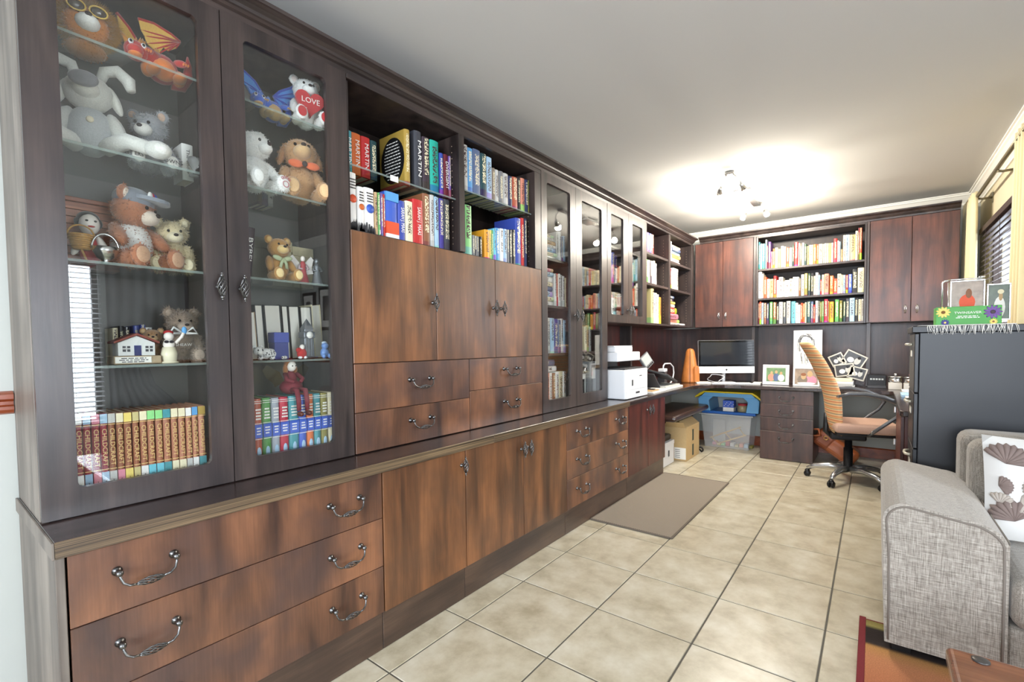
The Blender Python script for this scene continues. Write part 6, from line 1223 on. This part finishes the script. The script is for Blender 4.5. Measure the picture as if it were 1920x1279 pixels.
m = MB(); m.tube([(-1.71, 4.53, .26), (-1.71, 5.49, .26)], .007, 8); m.build('stretcher', irn, t)
t = thing('leather_bag', 'brown leather satchel slumped on the floor beside the pedestal', 'bag', (-.30, 5.75, 0)); T = Matrix.Translation((-.29, 5.72, .178)) @ Matrix.Rotation(.62, 4, 'Y')
lb = P('worn brown leather', C(150, 82, 46), .38, noise=.35, nscale=12, coat=.3); MB().box(-.20, .20, -.11, .11, -.085, .085, T=T).build('body', lb, t, bevel=.05, seg=4)
MB().box(-.205, -.02, -.113, .113, -.088, .090, T=T).build('flap', P('dark brown leather flap', C(120, 62, 36), .4, noise=.3, nscale=12), t, bevel=.05, seg=4)
m = MB(); m.tube([T @ Vector((-.17, -.115, .02)), T @ Vector((-.22, -.118, .06)), T @ Vector((-.27, -.10, .02)), T @ Vector((-.22, -.10, -.03))], .012, 8, closed=True); m.build('carry_handle', lb, t)
m = MB(); m.tube([T @ Vector((-.12+.018*cos(q), -.118, .03+.018*sin(q))) for q in [2*pi*i/12 for i in range(12)]], .004, 6, closed=True); m.build('ring', P('brass', C(196, 160, 90), .3, .9), t)
# ---------------------------------------------------------------- office chair
t = thing('office_chair', 'swivel office chair with orange striped back and peach seat', 'chair', (-.17, 5.05, 0), .22)
def stripes():
    m, nt, b = newmat('orange striped weave'); N = nt.nodes.new; L = nt.links.new; tc = N('ShaderNodeTexCoord'); sp = N('ShaderNodeSeparateXYZ'); L(tc.outputs['Object'], sp.inputs[0])
    ml = N('ShaderNodeMath'); ml.operation = 'MULTIPLY'; ml.inputs[1].default_value = 12.5; L(sp.outputs[2], ml.inputs[0]); fr = N('ShaderNodeMath'); fr.operation = 'FRACT'; L(ml.outputs[0], fr.inputs[0])
    r = ramp(nt, [(0, C(210, 146, 98)), (.2, C(222, 190, 146)), (.32, C(140, 130, 110)), (.42, C(220, 174, 124)), (.6, C(204, 130, 90)), (.74, C(228, 196, 146)), (.84, C(150, 138, 112)), (.92, C(222, 178, 120))]); r.color_ramp.interpolation = 'CONSTANT'; L(fr.outputs[0], r.inputs[0])
    n = N('ShaderNodeTexNoise'); n.inputs['Scale'].default_value = 400; L(tc.outputs['Object'], n.inputs['Vector']); bp = N('ShaderNodeBump'); bp.inputs['Strength'].default_value = .4; bp.inputs['Distance'].default_value = .001; L(n.outputs[0], bp.inputs['Height']); L(bp.outputs[0], b.inputs['Normal'])
    L(r.outputs[0], b.inputs['Base Color']); b.inputs['Roughness'].default_value = .9; return m
prof = [(-.10, .42), (-.125, .55), (-.13, .68), (-.14, .80), (-.19, .93), (-.25, 1.07), (-.315, 1.18), (-.355, 1.235)]
n_ = len(prof); vs = []; fs = []; ny = 9
for side in (0, 1):
    for i, (x, z) in enumerate(prof):
        wd_ = .215*(1-.25*max(0, (i-4)/3)**2)*(.86 if i == 0 else 1)
        for j in range(ny):
            u = -1+2*j/(ny-1); th = (.045+.02*sin(pi*i/(n_-1)))*(1-abs(u)**3*.6); vs.append((x+(-th if side == 0 else th)*.8+.03*u*u, u*wd_, z))
k2 = n_*ny
for i in range(n_-1):
    for j in range(ny-1): a = i*ny+j; fs += [(a, a+1, a+ny+1, a+ny), (a+k2, a+k2+ny, a+k2+ny+1, a+k2+1)]
for i in range(n_-1):
    for j in (0, ny-1): a = i*ny+j; fs.append((a, a+ny, a+ny+k2, a+k2))
for j in range(ny-1):
    for i in (0, n_-1): a = i*ny+j; fs.append((a, a+1, a+1+k2, a+k2))
m = MB(); m.add(vs, fs, 0, True); m.build('backrest', stripes(), t, world=False, sub=2)
m = MB(); m.box(-.14, .33, -.235, .235, .46, .545); m.build('seat', P('peach seat cloth', C(190, 156, 138), .9, noise=.1, nscale=200), t, world=False, bevel=.035, seg=4)
m = MB(); m.box(-.12, .29, -.20, .20, .435, .46); m.build('seat_shell', M_BLACK, t, world=False, bevel=.01)
gm = P('grey metallic plastic', C(92, 94, 98), .3, .3)
for s_ in (-1, 1):
    y = s_*.262; m = MB(); m.tube([(-.125, y, .775), (-.05, y, .80), (.06, y*1.02, .802), (.18, y*1.03, .78), (.28, y*1.02, .735), (.31, y, .69), (.27, y, .62), (.20, y*.99, .56), (.13, y*.96, .495), (.10, y*.75, .445)], [.010, .017, .019, .019, .018, .016, .014, .014, .014, .012], 10); m.build('armrest', gm, t, world=False)
    part(t, 'arm_bolt', M_STEEL, [((-.12, s_*.245, .775), (.015, .02, .015)), ((.12, s_*.235, .485), (.014, .014, .014))], n=8)
m = MB(); m.lathe([(.0004, .10), (.045, .10), (.045, .13), (.035, .14), (.035, .30), (.028, .30), (.028, .40), (.0004, .40)], 18); m.build('gas_column', M_BLACK, t, world=False)
m = MB(); m.box(-.14, .12, -.07, .07, .375, .434); m.build('tilt_mechanism', M_BLACK, t, world=False, bevel=.015); m = MB(); m.tube([(0, .05, .40), (.05, .26, .395), (.06, .30, .39)], .007, 7); m.build('lever', M_BLACK, t, world=False)
m = MB(); m.tube([(-.12, 0, .40), (-.17, 0, .44), (-.165, 0, .60)], [.025, .022, .02], 8); m.build('back_bracket', M_BLACK, t, world=False)
chm = P('satin chrome', C(196, 198, 200), .25, .85)
for k in range(5):
    a = radians(178+72*k)-.22; c_, s2 = cos(a), sin(a); m = MB(); m.tube([(.03*c_, .03*s2, .115), (.14*c_, .14*s2, .125), (.25*c_, .25*s2, .105), (.305*c_, .305*s2, .072)], [.030, .025, .021, .017], 10); lg = m.build('base_leg', chm, t, world=False)
    cs = MB(); px, py = -s2, c_
    for q in (-1, 1): cs.lathe([(.0004, -.009), (.024, -.009), (.027, -.004), (.027, .004), (.024, .009), (.0004, .009)], 14, T=Matrix.Translation((.305*c_+px*.014*q, .305*s2+py*.014*q, .0275)) @ Matrix.Rotation(a, 4, 'Z') @ Matrix.Rotation(radians(90), 4, 'X'))
    cs.ell((.305*c_, .305*s2, .05), (.022, .022, .02), n=10); cs.build('caster', M_BLACK, t, world=False)
# ---------------------------------------------------------------- filing cabinet and the things on it
t = thing('filing_cabinet', 'tall black filing cabinet beside the sofa', 'filing cabinet', (.47, 3.63, 0)); fc = P('black steel', C(32, 34, 39), .38, noise=.1, nscale=8); x0, x1, y0, y1 = .175, XR-.003, 3.40, 3.862
wbox('carcass', fc, t, x0+.02, x1, y0, y1, .001, 1.280, bevel=.003); wbox('top', fc, t, x0-.012, x1, y0-.008, y1+.006, 1.2805, 1.315, bevel=.003)
for (z0, z1) in ((.02, .325), (.33, .635), (.64, .945), (.95, 1.275)):
    d = wbox('drawer', fc, t, x0, x0+.0195, y0+.006, y1-.006, z0, z1, bevel=.003); zz = z1-.06
    m = MB(); m.tube([(x0-.001, 3.56, zz), (x0-.022, 3.575, zz), (x0-.026, 3.63, zz), (x0-.022, 3.685, zz), (x0-.001, 3.70, zz)], .008, 8); m.build('handle', P('cream handle', C(214, 208, 192), .3, .3), d)
    wbox('label_holder', M_PAPER, d, x0-.003, x0, 3.58, 3.68, z1-.13, z1-.095, bevel=0)
zf = 1.3155
t = thing('fringed_runner', 'white fringed cloth runner on the filing cabinet', 'cloth', (.39, 3.5, zf)); wm = P('white cotton', C(240, 238, 232), .9, sheen=.3)
wbox('cloth', wm, t, .225, .56, 3.395, 3.80, zf, zf+.004, bevel=.001)
m = MB(); rnd = random.Random(3)
for i in range(64): x = .228+.33*i/63; m.tube([(x, 3.397, zf+.002), (x+rnd.uniform(-.006, .006), 3.384, zf-.008), (x+rnd.uniform(-.012, .012), 3.382, zf-.036-rnd.uniform(0, .014))], [.0016, .0018, .0008], 4)
for i in range(40): y = 3.40+.39*i/39; m.tube([(.226, y, zf+.003), (.205, y+rnd.uniform(-.005, .005), zf+.003), (.190, y+rnd.uniform(-.01, .01), zf+.002)], .0013, 4)
f_ = m.build('fringe', wm, t); f_['kind'] = 'stuff'
t = thing('tissue_box', 'green floral tissue box on the filing cabinet', 'tissue box', (.39, 3.50, zf+.0045)); zb = zf+.0045
wbox('carton', P('green card', C(72, 158, 66), .45, noise=.15, nscale=14), t, .262, .515, 3.445, 3.565, zb, zb+.096, bevel=.002)
def flower(x, z, r_, cp, cc):
    m = MB()
    for k in range(11): a = 2*pi*k/11; m.ell((x+r_*.6*cos(a), 3.4447, z+r_*.6*sin(a)), (r_*.45, .0008, r_*.18), Matrix.Rotation(-a, 3, 'Y'), 8)
    m.build('printed_flower', cp, t); MB().ell((x, 3.444, z), (r_*.3, .001, r_*.3), n=10).build('flower_centre', cc, t)
flower(.292, zb+.068, .030, PM['yellow'], P('brown centre', C(120, 80, 20), .6)); flower(.482, zb+.062, .034, PM['purple'], PM['plum']); flower(.30, zb+.012, .018, PM['indigo'], PM['yellow']); flower(.485, zb+.012, .016, PM['yellow'], PM['brown'])
text('TWINSAVER', .017, (.388, 3.4443, zb+.062), FACEY, M_INKW, t, name='box_print', width=.105); print_lines(2, .10, .008, .004, (.388, 3.4446, zb+.044), FACEY, M_INKW, t, name='box_print')
wbox('slot', M_WHITE, t, .33, .45, 3.485, 3.525, zb+.0955, zb+.0975, bevel=0)
t = thing('folding_photo_frame', 'clear hinged double photo frame behind the tissue box', 'picture frame', (.43, 3.68, zf+.0045)); acr = P('clear acrylic edge', C(214, 218, 220), .12, .1, alpha=.85); zb = .0
for (cx, cz, w_, h_, kind) in ((-.02, .135, .145, .24, 'red'), (.105, .125, .095, .20, 'cap')):
    frame('', '', None, 0, w_, h_, M_STEEL, kind, .008, roll=.0001, z=(cx, 0, cz), t=t)
m = MB(); m.tube([(-.125, .0, .005), (-.125, 0, .245), (-.115, 0, .258), (-.09, 0, .262)], .005, 7); m.tube([(-.125, 0, .25), (-.09, 0, .262), (.03, 0, .262), (.05, 0, .258)], .004, 7); m.tube([(-.145+.05, .03, .005), (-.095, .03, .25)], .004, 6); m.build('wire_stand', M_STEEL, t, world=False)
part(t, 'hinge_clip', M_STEEL, [((.04, 0, .268), (.016, .006, .008))], n=8)
# ---------------------------------------------------------------- sofa, cushion, rug, table, mat
def weave():
    m, nt, b = newmat('grey woven upholstery'); N = nt.nodes.new; L = nt.links.new; tc = N('ShaderNodeTexCoord'); o_ = []
    for sc in ((420, 420, 26), (26, 420, 420)):
        mp = N('ShaderNodeMapping'); mp.inputs['Scale'].default_value = sc; L(tc.outputs['Object'], mp.inputs[0]); n = N('ShaderNodeTexNoise'); n.inputs['Scale'].default_value = 1; n.inputs['Detail'].default_value = 3; L(mp.outputs[0], n.inputs['Vector']); o_.append(n)
    ad = N('ShaderNodeMath'); L(o_[0].outputs[0], ad.inputs[0]); L(o_[1].outputs[0], ad.inputs[1]); ml = N('ShaderNodeMath'); ml.operation = 'MULTIPLY'; ml.inputs[1].default_value = .5; L(ad.outputs[0], ml.inputs[0])
    r = ramp(nt, [(.36, C(112, 105, 97)), (.5, C(150, 143, 133)), (.64, C(182, 175, 165))]); L(ml.outputs[0], r.inputs[0]); L(r.outputs[0], b.inputs['Base Color']); b.inputs['Roughness'].default_value = .95; b.inputs['Sheen Weight'].default_value = .3
    bp = N('ShaderNodeBump'); bp.inputs['Strength'].default_value = .4; bp.inputs['Distance'].default_value = .001; L(ml.outputs[0], bp.inputs['Height']); L(bp.outputs[0], b.inputs['Normal']); return m
uph = weave(); pip = P('piping', C(120, 112, 104), .9)
t = thing('sofa', 'grey woven fabric sofa with a wide padded arm', 'sofa', (1.0, 2.75, 0)); SX0, SX1 = .035, 1.95
def arm_(x0, x1):
    r_ = .07; pr_ = [(x0+.012, .05), (x1, .05), (x1, .53)]+[(x1-.11+.11*cos(q), .50+.085*sin(q)) for q in [i*pi/16 for i in range(1, 9)]]+[(x0+r_-r_*sin(q), .612-r_+r_*cos(q)) for q in [i*pi/12 for i in range(0, 7)]]
    MB().prism(pr_, 2.33, 3.19, 1).build('arm', uph, t, bevel=.018, seg=3)
    cx_, cz_ = (x0+x1)/2, .32; pp = [(cx_+(x-cx_)*.93, cz_+(z-cz_)*.955) for x, z in pr_[1:]+pr_[:1]]; pp = pp[:1]+[(pp[0][0], .2), (pp[0][0], .4)]+pp[2:-1]+[(pp[-1][0]-.002, .4), (pp[-1][0], .2)]+pp[-1:]; m = MB(); m.tube([(x, 2.331, z) for x, z in pp], .0045, 6); m.build('piping', pip, t)
arm_(SX0, .385); arm_(SX1-.35, SX1)
wbox('seat_base', uph, t, .387, SX1-.352, 2.36, 3.15, .06, .225, bevel=.02, seg=3); wbox('seat_cushion', uph, t, .389, 1.0, 2.30, 2.95, .228, .41, bevel=.05, seg=5); wbox('seat_cushion', uph, t, 1.003, SX1-.354, 2.30, 2.95, .228, .41, bevel=.05, seg=5)
wbox('back_frame', uph, t, .33, SX1-.34, 3.06, 3.24, .10, .80, bevel=.05, seg=4)
for a, b_ in ((.345, .99), (.995, SX1-.355)): wbox('back_cushion', uph, t, a, b_, 2.90, 3.058, .412, .79, bevel=.06, seg=5)
for x in (.1, 1.85):
    for y in (2.4, 3.1): wbox('foot', M_BLACK, t, x-.03, x+.03, y-.03, y+.03, .009, .052)
t = thing('throw_cushion', 'white cushion printed with brown seashells on the sofa', 'cushion', (.555, 2.78, .415), .0); wc = P('white cushion cloth', C(216, 214, 210), .85, sheen=.3)
T = Matrix.Translation((.02, -.0, .205)) @ Matrix.Rotation(.18, 4, 'Z') @ Matrix.Rotation(-.30, 4, 'X') @ Matrix.Rotation(.06, 4, 'Y'); vs = []; fs = []; n_ = 12
for sd in (1, -1):
    for i in range(n_+1):
        for j in range(n_+1):
            u, v = -1+2*i/n_, -1+2*j/n_; bul = max(0, (1-u**4)*(1-v**4))**.6; vs.append(T @ Vector((u*.205*(1-.05*(1-v*v)*0+.03*(v*v)), -sd*(.06*bul), v*.205*(1+.03*u*u))))
q2 = (n_+1)**2
for i in range(n_):
    for j in range(n_): a = i*(n_+1)+j; fs += [(a, a+1, a+n_+2, a+n_+1), (a+q2, a+q2+n_+1, a+q2+n_+2, a+q2+1)]
m = MB(); m.add(vs, fs, 0, True); m.build('cover', wc, t, world=False)
shell1 = P('shell brown', C(128, 112, 106), .85); shell2 = P('shell taupe', C(176, 166, 156), .85)
def surf(u, v): bul = max(0, (1-u**4)*(1-v**4))**.6; return T @ Vector((u*.205, -(.06*bul)-.0012, v*.205))
def shell(u, v, r_, a0, mat):
    m = MB(); k = 9
    for i in range(k):
        a = a0-1.1+2.2*i/(k-1); pts = []
        for q in (0, .3, .6, .85, 1.0): pts.append(surf(max(-.97, min(.97, u+r_*q*cos(a))), max(-.97, min(.97, v+r_*q*sin(a)))))
        m.tube(pts, [.0012, .0025+.01*r_, .004+.018*r_, .005+.02*r_, .002], 5)
    m.build('printed_shell', mat, t, world=False)
for (u, v, r_, a0, mt_) in ((-.75, .45, .42, 1.2, shell1), (-.1, .35, .5, .6, shell2), (-.55, -.15, .36, -.5, shell2), (.05, -.25, .45, 2.4, shell1), (-.65, -.65, .4, 1.9, shell1), (.5, .7, .35, -1, shell1), (.55, .1, .45, 1.4, shell2), (.45, -.6, .45, .4, shell1), (-.15, -.8, .3, .7, shell2), (-.85, .0, .2, .2, shell1), (-.3, .0, .25, 2.6, shell2), (-.85, -.35, .22, .9, shell2), (-.4, .8, .3, -.4, shell2), (-.2, -.5, .22, -.3, shell1), (.0, .85, .25, 2, shell2)): shell(u, v, r_, a0, mt_)
def rugmat():
    m, nt, b = newmat('striped wool rug'); N = nt.nodes.new; L = nt.links.new; tc = N('ShaderNodeTexCoord'); sp = N('ShaderNodeSeparateXYZ'); L(tc.outputs['Object'], sp.inputs[0])
    mr = N('ShaderNodeMapRange'); mr.inputs[1].default_value = 1.09; mr.inputs[2].default_value = -1.2; L(sp.outputs[1], mr.inputs[0])
    r = ramp(nt, [(0, C(120, 108, 56)), (.02, C(150, 140, 80)), (.03, C(36, 26, 22)), (.085, C(40, 28, 24)), (.095, C(176, 128, 72)), (.13, C(184, 122, 82)), (.30, C(166, 92, 62)), (.5, C(120, 44, 38)), (.6, C(200, 140, 70)), (.8, C(150, 60, 44)), (1, C(60, 40, 30))]); L(mr.outputs[0], r.inputs[0])
    n = N('ShaderNodeTexNoise'); n.inputs['Scale'].default_value = 260; L(tc.outputs['Object'], n.inputs['Vector']); hs = N('ShaderNodeHueSaturation'); m2 = N('ShaderNodeMapRange'); m2.inputs[3].default_value = .55; m2.inputs[4].default_value = 1.5; L(n.outputs[0], m2.inputs[0]); L(m2.outputs[0], hs.inputs['Value']); L(r.outputs[0], hs.inputs['Color']); L(hs.outputs[0], b.inputs['Base Color']); b.inputs['Roughness'].default_value = 1
    bp = N('ShaderNodeBump'); bp.inputs['Strength'].default_value = .6; bp.inputs['Distance'].default_value = .002; L(n.outputs[0], bp.inputs['Height']); L(bp.outputs[0], b.inputs['Normal']); return m
t = thing('patterned_rug', 'orange and black woven rug with dark red border', 'rug', (.95, 1.5, 0)); wbox('pile', rugmat(), t, -.012, 1.95, .38, 2.558, .001, .008, bevel=.001)
rb_ = P('dark red binding', C(120, 36, 42), .9, noise=.3, nscale=200)
for b_ in ((-.036, -.012, .36, 2.578), (1.95, 1.974, .36, 2.578)): wbox('border', rb_, t, *b_, .001, .009, bevel=.002)
for b_ in ((-.012, 1.95, 2.558, 2.566), (-.012, 1.95, .36, .38)): wbox('border', rb_, t, *b_, .001, .0085, bevel=.002)
t = thing('coffee_table', 'glossy brown wooden coffee table corner with dark inlaid disc', 'table', (.75, 1.2, 0)); tw = wood('table timber', C(96, 52, 34), C(150, 92, 62), 0, rough=.22, coat=.7, across=14)
wbox('table_top', tw, t, .162, 1.35, .75, 1.685, .375, .42, bevel=.014, seg=4)
for x in (.25, 1.26):
    for y in (.84, 1.6): wbox('leg', tw, t, x-.035, x+.035, y-.035, y+.035, .009, .3745, bevel=.004)
MB().lathe([(.0004, 0), (.018, 0), (.018, .003), (.014, .005), (.0004, .005)], 24, T=Matrix.Translation((.226, 1.648, .42))).build('inlaid_disc', P('dark inlay', C(78, 74, 72), .35, .4), t)
def matm():
    m, nt, b = newmat('grey ribbed mat'); N = nt.nodes.new; L = nt.links.new; tc = N('ShaderNodeTexCoord'); w = N('ShaderNodeTexWave'); w.inputs['Scale'].default_value = 42; w.bands_direction = 'DIAGONAL'; L(tc.outputs['Object'], w.inputs['Vector'])
    r = ramp(nt, [(0, C(118, 108, 96)), (1, C(158, 147, 133))]); L(w.outputs[0], r.inputs[0]); L(r.outputs[0], b.inputs['Base Color']); b.inputs['Roughness'].default_value = .95; bp = N('ShaderNodeBump'); bp.inputs['Strength'].default_value = .4; bp.inputs['Distance'].default_value = .002; L(w.outputs[0], bp.inputs['Height']); L(bp.outputs[0], b.inputs['Normal']); return m
t = thing('floor_mat', 'grey ribbed floor mat lying beside the base cabinets', 'mat', (-1.28, 3.65, 0)); wbox('pile', matm(), t, -1.562, -1.005, 2.925, 4.375, .0015, .009, bevel=.001)
mbm = P('mat binding', C(104, 94, 84), .9)
for b_ in ((-1.57, -1.562, 2.917, 4.383), (-1.005, -.992, 2.917, 4.383), (-1.562, -1.005, 2.912, 2.925), (-1.562, -1.005, 4.375, 4.383)): wbox('binding', mbm, t, *b_, .0012, .0105, bevel=.002)
